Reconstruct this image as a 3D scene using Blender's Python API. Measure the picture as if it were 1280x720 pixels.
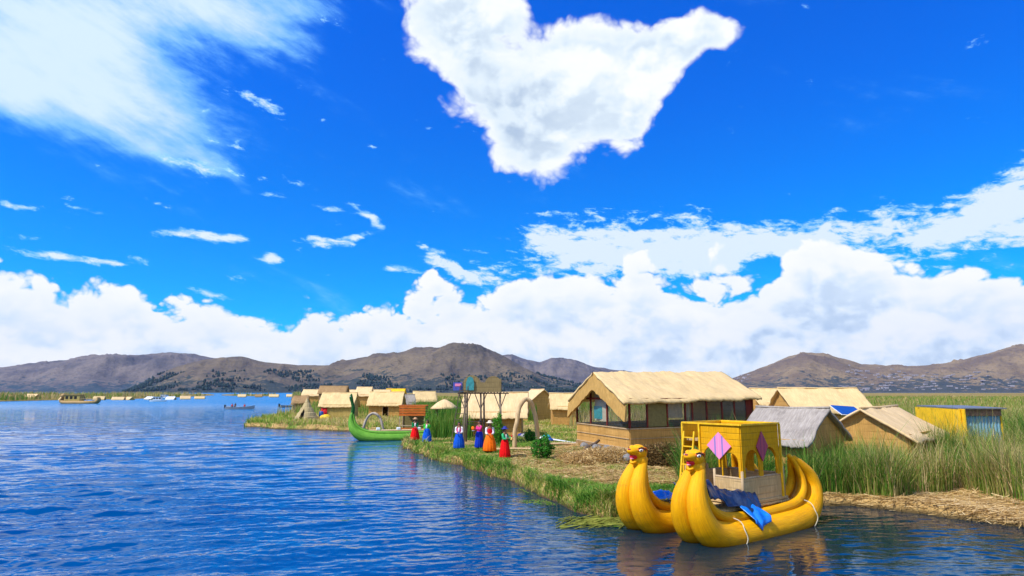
import bpy, bmesh, math, random
import numpy as np
from math import radians as R, sin, cos, pi, sqrt, atan2
from mathutils import Vector, Matrix, noise as mnoise
random.seed(11); rng = np.random.default_rng(5)
for o in list(bpy.data.objects): bpy.data.objects.remove(o)
scene = bpy.context.scene
col = scene.collection

# ------------------------------------------------------------------ camera
F = 800.0; TH = math.atan(130/F); CH = 4.0
cam_d = bpy.data.cameras.new('camera'); cam = bpy.data.objects.new('camera', cam_d); col.objects.link(cam)
cam.location = (0, 0, CH); cam.rotation_euler = (pi/2+TH, 0, 0)
cam_d.sensor_width = 36; cam_d.lens = 36*F/1280; cam_d.clip_end = 60000; cam_d.clip_start = .1
scene.camera = cam
scene.render.resolution_x = 1280; scene.render.resolution_y = 720
scene.view_settings.view_transform = 'Standard'; scene.view_settings.look = 'None'
scene.view_settings.exposure = 0.36; scene.view_settings.gamma = 1

def ray(px, py):
    a = (px-640)/F; b = (360-py)/F
    return Vector((a, cos(TH)-b*sin(TH), sin(TH)+b*cos(TH)))
def G(px, py, z=0.0):            # world point on the level z seen in that direction
    r = ray(px, py); t = (z-CH)/r.z
    return Vector((r.x*t, r.y*t, z))
def Dp(px, py, d):               # world point at world y = d
    r = ray(px, py); t = d/r.y
    return Vector((r.x*t, d, CH+r.z*t))

# ------------------------------------------------------------------ node helper
class S:
    tree = None
    def __init__(s, sock): s.s = sock
    @staticmethod
    def m(op, *a, clamp=False):
        n = S.tree.nodes.new('ShaderNodeMath'); n.operation = op; n.use_clamp = clamp
        for i, v in enumerate(a):
            if isinstance(v, S): S.tree.links.new(v.s, n.inputs[i])
            else: n.inputs[i].default_value = v
        return S(n.outputs[0])
    def __add__(s, o): return S.m('ADD', s, o)
    __radd__ = __add__
    def __sub__(s, o): return S.m('SUBTRACT', s, o)
    def __rsub__(s, o): return S.m('SUBTRACT', o, s)
    def __mul__(s, o): return S.m('MULTIPLY', s, o)
    __rmul__ = __mul__
    def __truediv__(s, o): return S.m('DIVIDE', s, o)
    def clamp(s): return S.m('ADD', s, 0.0, clamp=True)
    def smooth(s, a, b, c=0.0, d=1.0):
        n = S.tree.nodes.new('ShaderNodeMapRange'); n.interpolation_type = 'SMOOTHSTEP'
        S.tree.links.new(s.s, n.inputs['Value'])
        for k, v in (('From Min', a), ('From Max', b), ('To Min', c), ('To Max', d)): n.inputs[k].default_value = v
        return S(n.outputs[0])
def NN(t, **kw):
    n = S.tree.nodes.new(t)
    for k, v in kw.items():
        if hasattr(n, k): setattr(n, k, v)
        else: n.inputs[k].default_value = v
    return n
def L(a, b):
    S.tree.links.new(a.s if isinstance(a, S) else a, b)
def noise_tex(vec, scale, detail=4, rough=.55, dist=0.0, lac=2.0):
    n = NN('ShaderNodeTexNoise'); L(vec, n.inputs['Vector'])
    n.inputs['Scale'].default_value = scale; n.inputs['Detail'].default_value = detail
    n.inputs['Roughness'].default_value = rough; n.inputs['Distortion'].default_value = dist; n.inputs['Lacunarity'].default_value = lac
    return S(n.outputs['Fac'])
def mapping(vec, scale=(1, 1, 1), loc=(0, 0, 0), rot=(0, 0, 0)):
    n = NN('ShaderNodeMapping'); L(vec, n.inputs['Vector'])
    n.inputs['Scale'].default_value = scale; n.inputs['Location'].default_value = loc; n.inputs['Rotation'].default_value = rot
    return n.outputs[0]
def mixc(fac, a, b):
    n = NN('ShaderNodeMix'); n.data_type = 'RGBA'
    if isinstance(fac, S): L(fac, n.inputs[0])
    else: n.inputs[0].default_value = fac
    for i, v in ((6, a), (7, b)):
        if isinstance(v, (tuple, list)): n.inputs[i].default_value = (*v[:3], 1)
        else: L(v, n.inputs[i])
    return n.outputs[2]
def ramp(fac, stops):
    n = NN('ShaderNodeValToRGB'); L(fac, n.inputs[0]); e = n.color_ramp.elements
    while len(e) > 1: e.remove(e[-1])
    e[0].position = stops[0][0]; e[0].color = (*stops[0][1], 1)
    for p, c in stops[1:]:
        x = e.new(p); x.color = (*c, 1)
    return n.outputs[0]

# ------------------------------------------------------------------ sky (Nishita + clouds)
SUN_EL = R(52); SUN_AZ = atan2(-0.86, -0.50)      # azimuth measured from +Y towards +X
sun_dir = Vector((sin(SUN_AZ)*cos(SUN_EL), cos(SUN_AZ)*cos(SUN_EL), sin(SUN_EL)))
world = bpy.data.worlds.new('World'); scene.world = world; world.use_nodes = True
S.tree = world.node_tree; S.tree.nodes.clear()
WS = 0.10
def build_world():
    out = NN('ShaderNodeOutputWorld'); bg = NN('ShaderNodeBackground'); bg.inputs[1].default_value = WS
    L(bg.outputs[0], out.inputs[0])
    sky = NN('ShaderNodeTexSky'); sky.sky_type = 'NISHITA'; sky.sun_disc = False
    sky.sun_elevation = SUN_EL; sky.sun_rotation = SUN_AZ; sky.altitude = 3800
    sky.air_density = 1.0; sky.dust_density = .4; sky.ozone_density = 4.0
    tc = NN('ShaderNodeTexCoord')
    sep = NN('ShaderNodeSeparateXYZ'); L(tc.outputs['Generated'], sep.inputs[0])
    X, Y, Z = [S(sep.outputs[i]) for i in range(3)]
    az = S.m('ARCTAN2', X, Y); el = S.m('ARCSINE', Z)
    def ang(px, py):
        r = ray(px, py).normalized(); return atan2(r.x, r.y), math.asin(r.z)
    # cylinder coordinates for noise (no seams)
    def cyl(ks=1.6, da=0.0, de=0.0, tilt=0.0):
        c = NN('ShaderNodeCombineXYZ')
        L(S.m('SINE', az+da), c.inputs[0]); L(S.m('COSINE', az+da), c.inputs[1])
        L((el+de)*ks + (az*tilt if tilt else 0.0), c.inputs[2]); return c.outputs[0]
    warp = noise_tex(cyl(1.6), 5.5, 3, .6)
    warp2 = noise_tex(mapping(cyl(1.6), loc=(7, 3, 1)), 5.5, 3, .6)
    azw = az+(warp-.5)*.16; elw = el+(warp2-.5)*.10
    def blobs(lst, a=azw, e=elw):
        tot = None
        for (px, py, wx, wy, amp, tilt) in lst:
            A, E = ang(px, py); ca, sa = cos(tilt), sin(tilt)
            sc = 1/F*(0.93 if abs(px-640) < 350 else .80)
            da = a-A; de = e-E
            u = (da*ca+de*sa)/(wx*sc); v = (de*ca-da*sa)/(wy*sc)
            g = S.m('EXPONENT', (u*u+v*v)*-1.0)*amp
            tot = g if tot is None else tot+g
        return tot
    # billowy density field: rounded lobes inside lobes
    def billow(da=0.0, de=0.0, fine=True):
        c = cyl(1.35, da, de)
        wn = NN('ShaderNodeTexNoise'); L(c, wn.inputs['Vector']); wn.inputs['Scale'].default_value = 9; wn.inputs['Detail'].default_value = 3
        sc = NN('ShaderNodeVectorMath'); sc.operation = 'MULTIPLY_ADD'; L(wn.outputs['Color'], sc.inputs[0]); sc.inputs[1].default_value = (.07, .07, .07); L(c, sc.inputs[2])
        vo = NN('ShaderNodeTexVoronoi'); L(sc.outputs[0], vo.inputs['Vector']); vo.feature = 'F1'
        vo.inputs['Scale'].default_value = 9; vo.inputs['Detail'].default_value = 3 if fine else 2; vo.inputs['Roughness'].default_value = .48; vo.inputs['Lacunarity'].default_value = 2.4
        f = noise_tex(c, 22, 7, .60)
        return (1.0-S(vo.outputs['Distance']))*.72 + f*.28
    b0 = billow(); b1 = billow(-.010, .024, False)
    relief = (b1-b0)                    # >0 where the cloud is thicker on the sunward side
    big = noise_tex(cyl(1.9), 3.6, 3, .5)
    # heart cloud
    hw_az = az+(warp-.5)*.05; hw_el = el+(warp2-.5)*.05
    heart = blobs([(548, 20, 70, 66, .95, 0), (600, 78, 80, 74, .9, 0), (645, 142, 78, 60, .9, 0), (668, 200, 56, 40, .95, 0), (735, 168, 56, 40, .75, 0),
                   (728, 118, 70, 62, .75, 0), (788, 165, 36, 34, .85, 0), (780, 56, 74, 44, .8, 0), (862, 48, 70, 36, .95, .05), (908, 48, 42, 24, .5, 0), (620, 0, 60, 40, .6, 0), (705, 62, 50, 50, .8, 0), (825, 84, 46, 34, .7, 0), (800, 125, 40, 36, .5, 0)], hw_az, hw_el)
    fh = heart*1.22 + (b0-.60)*1.15
    m_heart = fh.smooth(.36, .74)
    # low cumulus bank: top edge follows the azimuth
    prof = [(-900, 350), (-300, 380), (-60, 348), (0, 352), (60, 350), (110, 338), (150, 336), (190, 360), (240, 376), (300, 384), (350, 392), (385, 396),
            (425, 376), (480, 364), (540, 366), (600, 362), (650, 352), (700, 342), (760, 338), (820, 336), (880, 342), (940, 336),
            (1000, 314), (1060, 290), (1110, 284), (1140, 312), (1190, 332), (1250, 328), (1320, 334), (1700, 366)]
    rp = NN('ShaderNodeValToRGB'); L((az+pi)/(2*pi), rp.inputs[0]); e = rp.color_ramp.elements; rp.color_ramp.interpolation = 'B_SPLINE'
    pts = [((ang(px, py)[0]+pi)/(2*pi), ang(px, py)[1]) for px, py in prof]
    while len(e) > 1: e.remove(e[-1])
    for i, (p, h) in enumerate(pts):
        x = e[0] if i == 0 else e.new(p); x.position = p; x.color = (h*2, h*2, h*2, 1)
    top = S(rp.outputs[0])*.5
    fb = (top-el+.044)*7.5 + (b0-.54)*.95 + (big-.5)*.35
    m_bank = fb.smooth(.0, .11)
    # wispy sheets and puffs
    st = noise_tex(cyl(4.2, tilt=.5), 7, 7, .66, .5)
    mot = noise_tex(cyl(2.4, tilt=.2), 30, 5, .65, .3)
    wis = blobs([(730, 300, 120, 34, .8, .10), (850, 292, 90, 28, .85, .1), (700, 325, 90, 26, .7, 0), (960, 300, 130, 26, .75, .2), (860, 322, 130, 22, .8, 0), (980, 322, 90, 16, .6, .2),
                 (1160, 282, 170, 30, 1.0, .38), (1270, 250, 90, 24, .9, .4), (1270, 300, 130, 26, .95, .2), (1080, 285, 90, 20, .6, .2), (550, 318, 60, 14, .72, -.65), (605, 350, 55, 14, .7, -.2), (760, 258, 60, 10, .45, .1)])
    m_wis = (wis*1.25 + (st-.5)*2.0 + (mot-.5)*3.4 + (b0-.56)*.8).smooth(.30, 1.15)*.94
    p_az = az+(warp-.5)*.07; p_el = el+(warp2-.5)*.05
    puf = blobs([(225, 293, 60, 12, .9, 0), (295, 301, 40, 7, .75, 0), (402, 305, 40, 9, .85, 0), (468, 276, 40, 8, .75, -.5), (450, 296, 30, 8, .72, .2), (415, 262, 30, 7, .6, -.2),
                 (345, 328, 20, 7, .85, 0), (270, 372, 50, 7, .8, -.2), (285, 350, 46, 6, .7, 0), (330, 130, 60, 13, .72, -.35), (372, 108, 26, 8, .5, -.5), (235, 208, 90, 16, .72, -.25),
                 (380, 222, 46, 8, .62, -.35), (15, 255, 32, 7, .7, 0), (60, 318, 70, 7, .75, 0), (495, 340, 26, 6, .75, 0), (180, 333, 70, 9, .7, 0), (30, 300, 30, 5, .6, 0), (530, 345, 16, 5, .7, 0),
                 (400, 373, 26, 4, .7, 0), (345, 240, 22, 6, .5, 0), (120, 262, 30, 6, .4, 0)], p_az, p_el)
    m_puf = (puf + (st-.5)*1.3 + (mot-.5)*1.9).smooth(.42, 1.05)
    cir = blobs([(20, 30, 300, 90, 1.0, .12), (230, 5, 190, 52, .8, .1), (60, 110, 220, 70, .75, -.1), (140, 165, 150, 34, .55, -.2), (260, 215, 70, 16, .42, -.3), (350, 0, 80, 36, .45, 0)])
    st2 = noise_tex(cyl(3.6, tilt=1.3), 3.0, 8, .62, .25)
    m_cir = (cir*.92 + (st2-.5)*2.3 + (mot-.5)*.5).smooth(.08, 1.42)*.95
    far = (noise_tex(mapping(cyl(2.0), loc=(3, 9, 4)), 3.2, 5, .6)+(S.m('ABSOLUTE', az)-1.15).clamp()*.28).smooth(.66, .80)*(S.m('ABSOLUTE', az)-.9).clamp()
    skyc = NN('ShaderNodeMix'); skyc.data_type = 'RGBA'; skyc.blend_type = 'MULTIPLY'; skyc.inputs[0].default_value = 1
    L(sky.outputs[0], skyc.inputs[6])
    # cloud colours (displayed ~ white); WS divides them back
    k = 1/WS
    lit = relief.smooth(-.18, .30); core = fb.smooth(.06, .5)
    shade = ((lit*(core*.55+.24) + big.smooth(.34, .72)*core*.42)*.80 + (mot-.5)*.30 - .02).clamp()
    ccol = ramp(shade, [(0, (.82*k, .83*k, .84*k)), (.30, (.74*k, .78*k, .83*k)), (.65, (.60*k, .70*k, .83*k)), (1, (.38*k, .50*k, .68*k))])
    wcol = (.62*k, .74*k, .84*k)
    hcen = blobs([(612, 140, 85, 80, .95, .0)], az, el)
    hshade = ((lit*(fh.smooth(.5, 1.1)*.6+.15)+hcen*fh.smooth(.5, 1.2)*.6)*.80+(mot-.5)*.25).clamp()
    hcol = ramp(hshade, [(0, (.80*k, .82*k, .84*k)), (.45, (.62*k, .71*k, .79*k)), (1, (.36*k, .46*k, .61*k))])
    # tint the clear sky to the deep saturated blue of the high plateau
    elt = el.smooth(.02, .75)
    tint = ramp(elt, [(0, (.01, 1.12, 1.75)), (.25, (.003, 1.05, 2.05)), (.6, (.002, .98, 2.55)), (1, (.002, .96, 2.95))])
    L(tint, skyc.inputs[7])
    c = mixc(m_cir.smooth(0, .55)*.62, skyc.outputs[2], (.10*k, .50*k, .98*k))
    c = mixc(m_cir*m_cir, c, wcol)
    c = mixc(far, c, wcol)
    c = mixc(m_wis.smooth(0, .5)*.5, c, (.14*k, .55*k, .98*k))
    c = mixc(m_wis*m_wis*.92, c, (.74*k, .79*k, .84*k))
    c = mixc(m_puf.smooth(0, .5)*.5, c, (.14*k, .55*k, .98*k))
    c = mixc(m_puf*m_puf*.9, c, (.70*k, .77*k, .84*k))
    c = mixc(m_bank, c, ccol)
    c = mixc(m_heart, c, hcol)
    L(c, bg.inputs[0])
build_world()
world.cycles.sampling_method = 'MANUAL'; world.cycles.sample_map_resolution = 512
sl = bpy.data.lights.new('sun', 'SUN'); sl.energy = 4.2; sl.angle = R(.5); sl.color = (1, .955, .88)
so = bpy.data.objects.new('sun', sl); col.objects.link(so); so.rotation_euler = sun_dir.to_track_quat('Z', 'Y').to_euler()
so.location = (0, 0, 50)

# ------------------------------------------------------------------ materials
MATS = {}
def newmat(name):
    m = bpy.data.materials.new(name); m.use_nodes = True; S.tree = m.node_tree
    b = m.node_tree.nodes['Principled BSDF']; MATS[name] = m
    return m, b
def bump(b, h, strength=.5, dist=.02):
    n = NN('ShaderNodeBump'); n.inputs['Strength'].default_value = strength; n.inputs['Distance'].default_value = dist
    L(h, n.inputs['Height']); L(n.outputs[0], b.inputs['Normal'])
def objco(): return NN('ShaderNodeTexCoord').outputs['Object']
def wpos(): return NN('ShaderNodeNewGeometry').outputs['Position']
def simple(name, c, rough=.6, var=.25, scale=6, spec=.3, metal=0, bs=.15):
    m, b = newmat(name); n = noise_tex(objco(), scale, 5, .6)
    d = tuple(x*(1-var) for x in c); e = tuple(min(1, x*(1+var)) for x in c)
    L(ramp(n, [(.3, d), (.7, e)]), b.inputs['Base Color']); b.inputs['Roughness'].default_value = rough
    b.inputs['Specular IOR Level'].default_value = spec; b.inputs['Metallic'].default_value = metal
    if bs: bump(b, n, bs, .02)
    return m
def reedmat(name, c1, c2, stretch=(28, 28, 1.3), rows=0, rough=.75, bs=.6, dirt=.35, rowcol=None):
    """dry reeds lying along the axis with the smallest stretch; rows = stitched rows per metre in z"""
    m, b = newmat(name); o = objco()
    n = noise_tex(mapping(o, stretch), 1.0, 3, .6); big = noise_tex(o, .9, 4, .6)
    f = (n*.75+big*.35)
    cc = ramp(f, [(.34, c2), (.55, tuple((a+b_)/2 for a, b_ in zip(c1, c2))), (.70, c1)])
    stain = noise_tex(mapping(o, (1, 1, .6), (4, 2, 1)), 1.5, 6, .7).smooth(.46, .72)
    cc = mixc(stain*dirt, cc, tuple(x*.55 for x in c2))
    h = n
    if rows:
        w = NN('ShaderNodeTexWave'); w.wave_type = 'BANDS'; w.bands_direction = 'Z'; L(o, w.inputs[0])
        w.inputs['Scale'].default_value = rows*.314; w.inputs['Distortion'].default_value = .4
        rw = S(w.outputs['Fac']).smooth(.0, .14, 1, 0)*big.smooth(.35, .6)
        cc = mixc(rw*.38, cc, rowcol or tuple(x*.45 for x in c2)); h = n-rw*.4
    L(cc, b.inputs['Base Color']); b.inputs['Roughness'].default_value = rough; b.inputs['Specular IOR Level'].default_value = .15
    bump(b, h, bs, .03); return m

reedmat('thatch', (.76, .56, .27), (.58, .40, .18), (26, 2.0, 2.0), dirt=.25)
reedmat('thatch_pale', (.78, .57, .31), (.60, .41, .19), (20, 2.0, 2.0), dirt=.2)
reedmat('thatch_old', (.42, .37, .31), (.24, .205, .17), (22, 2, 2), dirt=.5)
reedmat('thatch_brown', (.42, .27, .12), (.24, .14, .06), (22, 2, 2), dirt=.4)
reedmat('reed_wall', (.66, .38, .11), (.40, .21, .05), (30, 30, 1.2), rows=3.2)
reedmat('reed_gold', (.56, .41, .13), (.34, .24, .06), (24, 24, 1.2), rows=2)
reedmat('reed_panel', (.70, .50, .24), (.42, .27, .11), (46, 46, 2.2), rows=5, dirt=.3)
reedmat('yellow_weave', (.84, .42, .004), (.55, .27, .003), (46, 46, 3), rows=5.4, dirt=.25, rowcol=(.32, .17, .01))
reedmat('pole_wood', (.60, .44, .26), (.36, .25, .13), (14, 14, 1), bs=.4)
reedmat('dark_pole', (.16, .12, .09), (.08, .06, .05), (14, 14, 1), bs=.4)
reedmat('red_frame', (.22, .035, .020), (.12, .018, .012), (12, 12, 2), bs=.25, dirt=.4)
reedmat('straw_stack', (.34, .23, .12), (.13, .08, .04), (9, 9, 9), bs=1.0)
reedmat('straw_pale_', (.6, .45, .2), (.4, .28, .12), (9, 9, 9))
reedmat('thatch_fringe', (.62, .38, .11), (.36, .20, .05), (26, 26, 1.5), dirt=.25)
reedmat('orange_plank', (.75, .19, .03), (.42, .09, .015), (3, 3, 14), rows=4, bs=.3)
reedmat('old_bundle', (.50, .42, .33), (.30, .24, .18), (9, 9, 2), bs=.7)
reedmat('arch_bundle', (.68, .49, .26), (.42, .28, .14), (9, 9, 2), bs=.7)
simple('yellow_paint', (.84, .48, .008), .5); simple('rock', (.22, .21, .20), .85, .4, 5, .2, 0, .8)
simple('white_cloth', (.78, .76, .74), .8, .08); simple('white_paint', (.75, .77, .78), .5, .1)
simple('red_cloth', (.55, .01, .015), .8, .2); simple('teal', (.03, .33, .34), .6); simple('grey_metal', (.22, .23, .24), .45, .2, 8, .5, .5)
simple('blue_plastic', (.01, .07, .30), .4, .25, 5, .5); simple('painted_dark', (.02, .018, .015), .9, .2)  # the near-black stands in for unlit insides behind openings
simple('curtain', (.66, .58, .40), .85, .12, 10); simple('board_olive', (.20, .16, .05), .7, .2)
simple('skin', (.28, .13, .075), .55, .08); simple('hair', (.012, .009, .008), .5, .2); simple('shoe', (.02, .02, .02), .5)
simple('mud', (.10, .07, .04), .9); simple('blue_wall', (.16, .34, .46), .6, .15); simple('yellow_wall', (.80, .48, .01), .6, .2, 3)
simple('rope', (.62, .56, .42), .9, .2, 30); simple('boat_grey', (.30, .29, .30), .5, .3)
simple('hat_straw', (.48, .28, .14), .8); simple('hat_pale', (.72, .58, .44), .8); simple('hat_blue', (.02, .03, .25), .7)
for nm, c in dict(skirt_red=(.72, .006, .008), skirt_blue=(.006, .085, .52), skirt_navy=(.006, .03, .40), skirt_orange=(.85, .15, .006),
                  top_pink=(.72, .04, .24), top_green=(.006, .20, .06), top_lime=(.05, .52, .05), top_red=(.60, .01, .02), top_teal=(.04, .42, .16), top_white=(.78, .72, .76)).items():
    simple(nm, c, .8, .2, 14, .1)
def mat_hull(name, c1, c2, seam):
    m, b = newmat(name); uv = NN('ShaderNodeTexCoord').outputs['UV']; o = objco()
    n = noise_tex(mapping(uv, (150, 1.6, 1)), 1, 4, .65); big = noise_tex(o, 1.3, 5, .65)
    cc = ramp(big*.5+n*.5, [(.35, c2), (.62, c1)])
    dirt = noise_tex(mapping(o, (1, 1, 1), (5, 1, 2)), 2.6, 6, .75).smooth(.54, .76)
    cc = mixc(n.smooth(.60, .40)*.35, cc, tuple(x*.55 for x in c2)); cc = mixc(dirt*.55, cc, seam)
    sp = NN('ShaderNodeSeparateXYZ'); L(wpos(), sp.inputs[0])
    wet = (S(sp.outputs[2])+(big-.5)*.22).smooth(.02, .20, 1, 0)
    cc = mixc(wet*.6, cc, tuple(x*.30 for x in c2))
    L(cc, b.inputs['Base Color']); b.inputs['Roughness'].default_value = .5; b.inputs['Specular IOR Level'].default_value = .16
    bump(b, n*1.3+big*1.2, .6, .02)
mat_hull('hull_yellow', (.95, .47, .002), (.84, .35, .001), (.26, .13, .02))
mat_hull('hull_green', (.20, .45, .05), (.09, .30, .025), (.04, .12, .02))
mat_hull('hull_dark_green', (.015, .13, .02), (.01, .08, .015), (.02, .05, .01))
mat_hull('hull_straw', (.50, .32, .12), (.32, .19, .07), (.15, .09, .03))
simple('face_maroon', (.25, .015, .04), .5, .15); simple('face_red', (.65, .01, .02), .45, .15); simple('face_pink', (.85, .25, .40), .4, .1); simple('face_white', (.85, .85, .82), .35, .05)
simple('face_black', (.012, .01, .01), .35, .1); simple('face_orange', (.62, .14, .01), .5, .25)
def mat_tarp():
    m, b = newmat('tarp_dark'); o = objco(); n = noise_tex(o, 4, 4, .6)
    L(ramp(n, [(.35, (.006, .014, .045)), (.65, (.022, .045, .12))]), b.inputs['Base Color']); b.inputs['Roughness'].default_value = .28
    bump(b, noise_tex(mapping(o, (1, 1, 1)), 9, 3, .5), .5, .03)
    m, b = newmat('tarp_blue'); n = noise_tex(objco(), 5, 3, .6)
    L(ramp(n, [(.35, (.003, .12, .55)), (.65, (.01, .22, .80))]), b.inputs['Base Color']); b.inputs['Roughness'].default_value = .3
    bump(b, n, .4, .03)
mat_tarp()
def mat_diamond(name, a, bb, c):
    m, b = newmat(name); uv = NN('ShaderNodeTexCoord').outputs['UV']
    sp = NN('ShaderNodeSeparateXYZ'); L(uv, sp.inputs[0]); u = S(sp.outputs[0]); v = S(sp.outputs[1])
    t = u-v     # stripes along one edge direction
    n = noise_tex(mapping(uv, (1, 1, 1)), 60, 2, .5)
    s1 = S.m('ABSOLUTE', t-.30).smooth(.055, .075, 1, 0); s2 = S.m('ABSOLUTE', t+.30).smooth(.055, .075, 1, 0)
    s3 = S.m('ABSOLUTE', t).smooth(.015, .03, 1, 0)
    cc = mixc((s1+s2).clamp(), a, bb); cc = mixc(s3*.6, cc, c); cc = mixc(n*.25, cc, c)
    L(cc, b.inputs['Base Color']); b.inputs['Roughness'].default_value = .8; bump(b, n, .2, .005)
mat_diamond('weave_pink', (.80, .22, .46), (.16, .16, .46), (.85, .42, .55)); mat_diamond('weave_shaded', (.42, .05, .09), (.20, .04, .10), (.50, .14, .18))  # darker maroon set has the shade of the cabin's side put into its colours
def mat_glass():
    m, b = newmat('window_glass'); b.inputs['Base Color'].default_value = (.10, .12, .12, 1)
    b.inputs['Roughness'].default_value = .06; b.inputs['Specular IOR Level'].default_value = .6
    b.inputs['Alpha'].default_value = .30
mat_glass()
def mat_blade(name, stops):
    m, b = newmat(name); at = NN('ShaderNodeAttribute'); at.attribute_name = 'tone'
    c = ramp(S(at.outputs['Fac']), stops)
    L(c, b.inputs['Base Color']); b.inputs['Roughness'].default_value = .65; b.inputs['Specular IOR Level'].default_value = .2
    tr = NN('ShaderNodeBsdfTranslucent'); L(c, tr.inputs[0]); mx = NN('ShaderNodeMixShader'); mx.inputs[0].default_value = .25
    L(b.outputs[0], mx.inputs[1]); L(tr.outputs[0], mx.inputs[2])
    L(mx.outputs[0], S.tree.nodes['Material Output'].inputs[0])
mat_blade('reeds', [(0, (.04, .15, .012)), (.35, (.12, .27, .025)), (.55, (.27, .31, .05)), (.75, (.46, .34, .12)), (1, (.62, .46, .22))])
mat_blade('grass', [(0, (.06, .19, .015)), (.4, (.17, .33, .03)), (.6, (.36, .38, .06)), (.8, (.56, .42, .15)), (1, (.70, .52, .24))])
mat_blade('straw', [(0, (.05, .03, .012)), (.3, (.16, .095, .03)), (.6, (.42, .26, .085)), (.8, (.62, .42, .16)), (1, (.78, .60, .32))])
mat_blade('leaf', [(0, (.015, .10, .008)), (.5, (.045, .22, .015)), (1, (.12, .38, .03))])
def mat_ground():
    m, b = newmat('ground'); p = wpos()
    sp = NN('ShaderNodeSeparateXYZ'); L(p, sp.inputs[0]); Xp, Yp, Zp = [S(sp.outputs[i]) for i in range(3)]
    n = noise_tex(p, .35, 6, .65); f = noise_tex(p, 5, 5, .7)
    straw = ramp(f, [(.3, (.22, .13, .045)), (.55, (.46, .30, .11)), (.75, (.62, .44, .19))])
    green = ramp(f, [(.3, (.07, .13, .015)), (.7, (.22, .30, .05))])
    c = mixc(n.smooth(.44, .60)*(Xp*-1.0+8.0).smooth(0, 1.5), straw, green)
    # beyond the village the reed beds read as one gold and olive plain
    fn = noise_tex(mapping(p, (.006, .05, 1)), 1, 6, .65)
    fp = ramp(fn, [(.32, (.10, .10, .025)), (.5, (.26, .19, .05)), (.68, (.36, .25, .08))])
    c = mixc(Yp.smooth(70, 150), c, fp)
    wet = Zp.smooth(.02, .22, 1, 0)
    c = mixc(wet*.9, c, (.055, .040, .018))
    L(c, b.inputs['Base Color']); b.inputs['Roughness'].default_value = .9; b.inputs['Specular IOR Level'].default_value = .1
    bump(b, f, .9, .08)
mat_ground()
def mat_water():
    m, b = newmat('water'); p = wpos()
    sp = NN('ShaderNodeSeparateXYZ'); L(p, sp.inputs[0]); Xp, Yp = S(sp.outputs[0]), S(sp.outputs[1])
    patch = noise_tex(mapping(p, (.035, .06, 1)), 1, 4, .6)
    # calmer water close to the island
    calm = (Xp*.8+Yp*.12+4.0+(patch-.5)*14).smooth(-6, 12)
    far = Yp.smooth(35, 95)
    n1 = noise_tex(mapping(p, (.50, 1.15, 1), rot=(0, 0, R(18))), 1.0, 1.5, .45, .3)
    n2 = noise_tex(mapping(p, (2.0, 4.4, 1), rot=(0, 0, R(-14))), 1.0, 2, .45, .4)
    n3 = noise_tex(mapping(p, (.10, .30, 1), rot=(0, 0, R(8))), 1.0, 3, .5, .3)
    q = (Yp*.86 - Xp*.50)
    e = S.m('EXPONENT', (q-52.0)*(q-52.0)*-.045)*(Xp*-1.0).smooth(2, 14)
    wk = S.m('SINE', q*1.75)*e
    h = n1*far*.95 + n2*.07*(1.0-calm*.35) + n3*2.2*far + wk*.10
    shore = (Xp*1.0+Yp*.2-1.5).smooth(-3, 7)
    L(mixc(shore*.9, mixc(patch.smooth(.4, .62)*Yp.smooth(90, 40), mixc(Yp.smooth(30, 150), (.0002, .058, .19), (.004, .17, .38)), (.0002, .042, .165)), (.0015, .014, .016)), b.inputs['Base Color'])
    b.inputs['IOR'].default_value = 1.333; L(Yp.smooth(90, 260, .03, .26), b.inputs['Roughness'])
    bump(b, h, 1.0, .30)
mat_water()
def mat_hill(name, base, dry, wood, rock, seed):
    m, b = newmat(name); p = wpos(); pm = mapping(p, (.001, .001, .002), (seed, seed*.7, 0))
    sp = NN('ShaderNodeSeparateXYZ'); L(p, sp.inputs[0]); Zp = S(sp.outputs[2])
    n = noise_tex(pm, 2.6, 7, .65); f = noise_tex(pm, 14, 6, .7); g = noise_tex(pm, 45, 4, .7)
    c = mixc(n.smooth(.38, .62), base, dry); c = mixc(f.smooth(.50, .72)*.7, c, rock)
    c = mixc(g.smooth(.50, .66)*.45, c, tuple(x*.5 for x in base))
    wd = (f*.55+g*.25+n*.35+(Zp*-.0011)).smooth(.48, .54)
    c = mixc(wd*.85, c, wood)
    L(c, b.inputs['Base Color']); b.inputs['Roughness'].default_value = .95; b.inputs['Specular IOR Level'].default_value = .05
    bump(b, n*40+f*14+g*3, 1.0, 1.0)
mat_hill('hill_brown', (.11, .09, .07), (.19, .145, .09), (.02, .04, .045), (.10, .075, .07), 2)
mat_hill('hill_grey', (.10, .088, .088), (.19, .155, .13), (.02, .05, .07), (.085, .075, .08), 5)
mat_hill('hill_right', (.15, .11, .08), (.26, .19, .11), (.03, .05, .06), (.11, .09, .085), 8)

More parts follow.
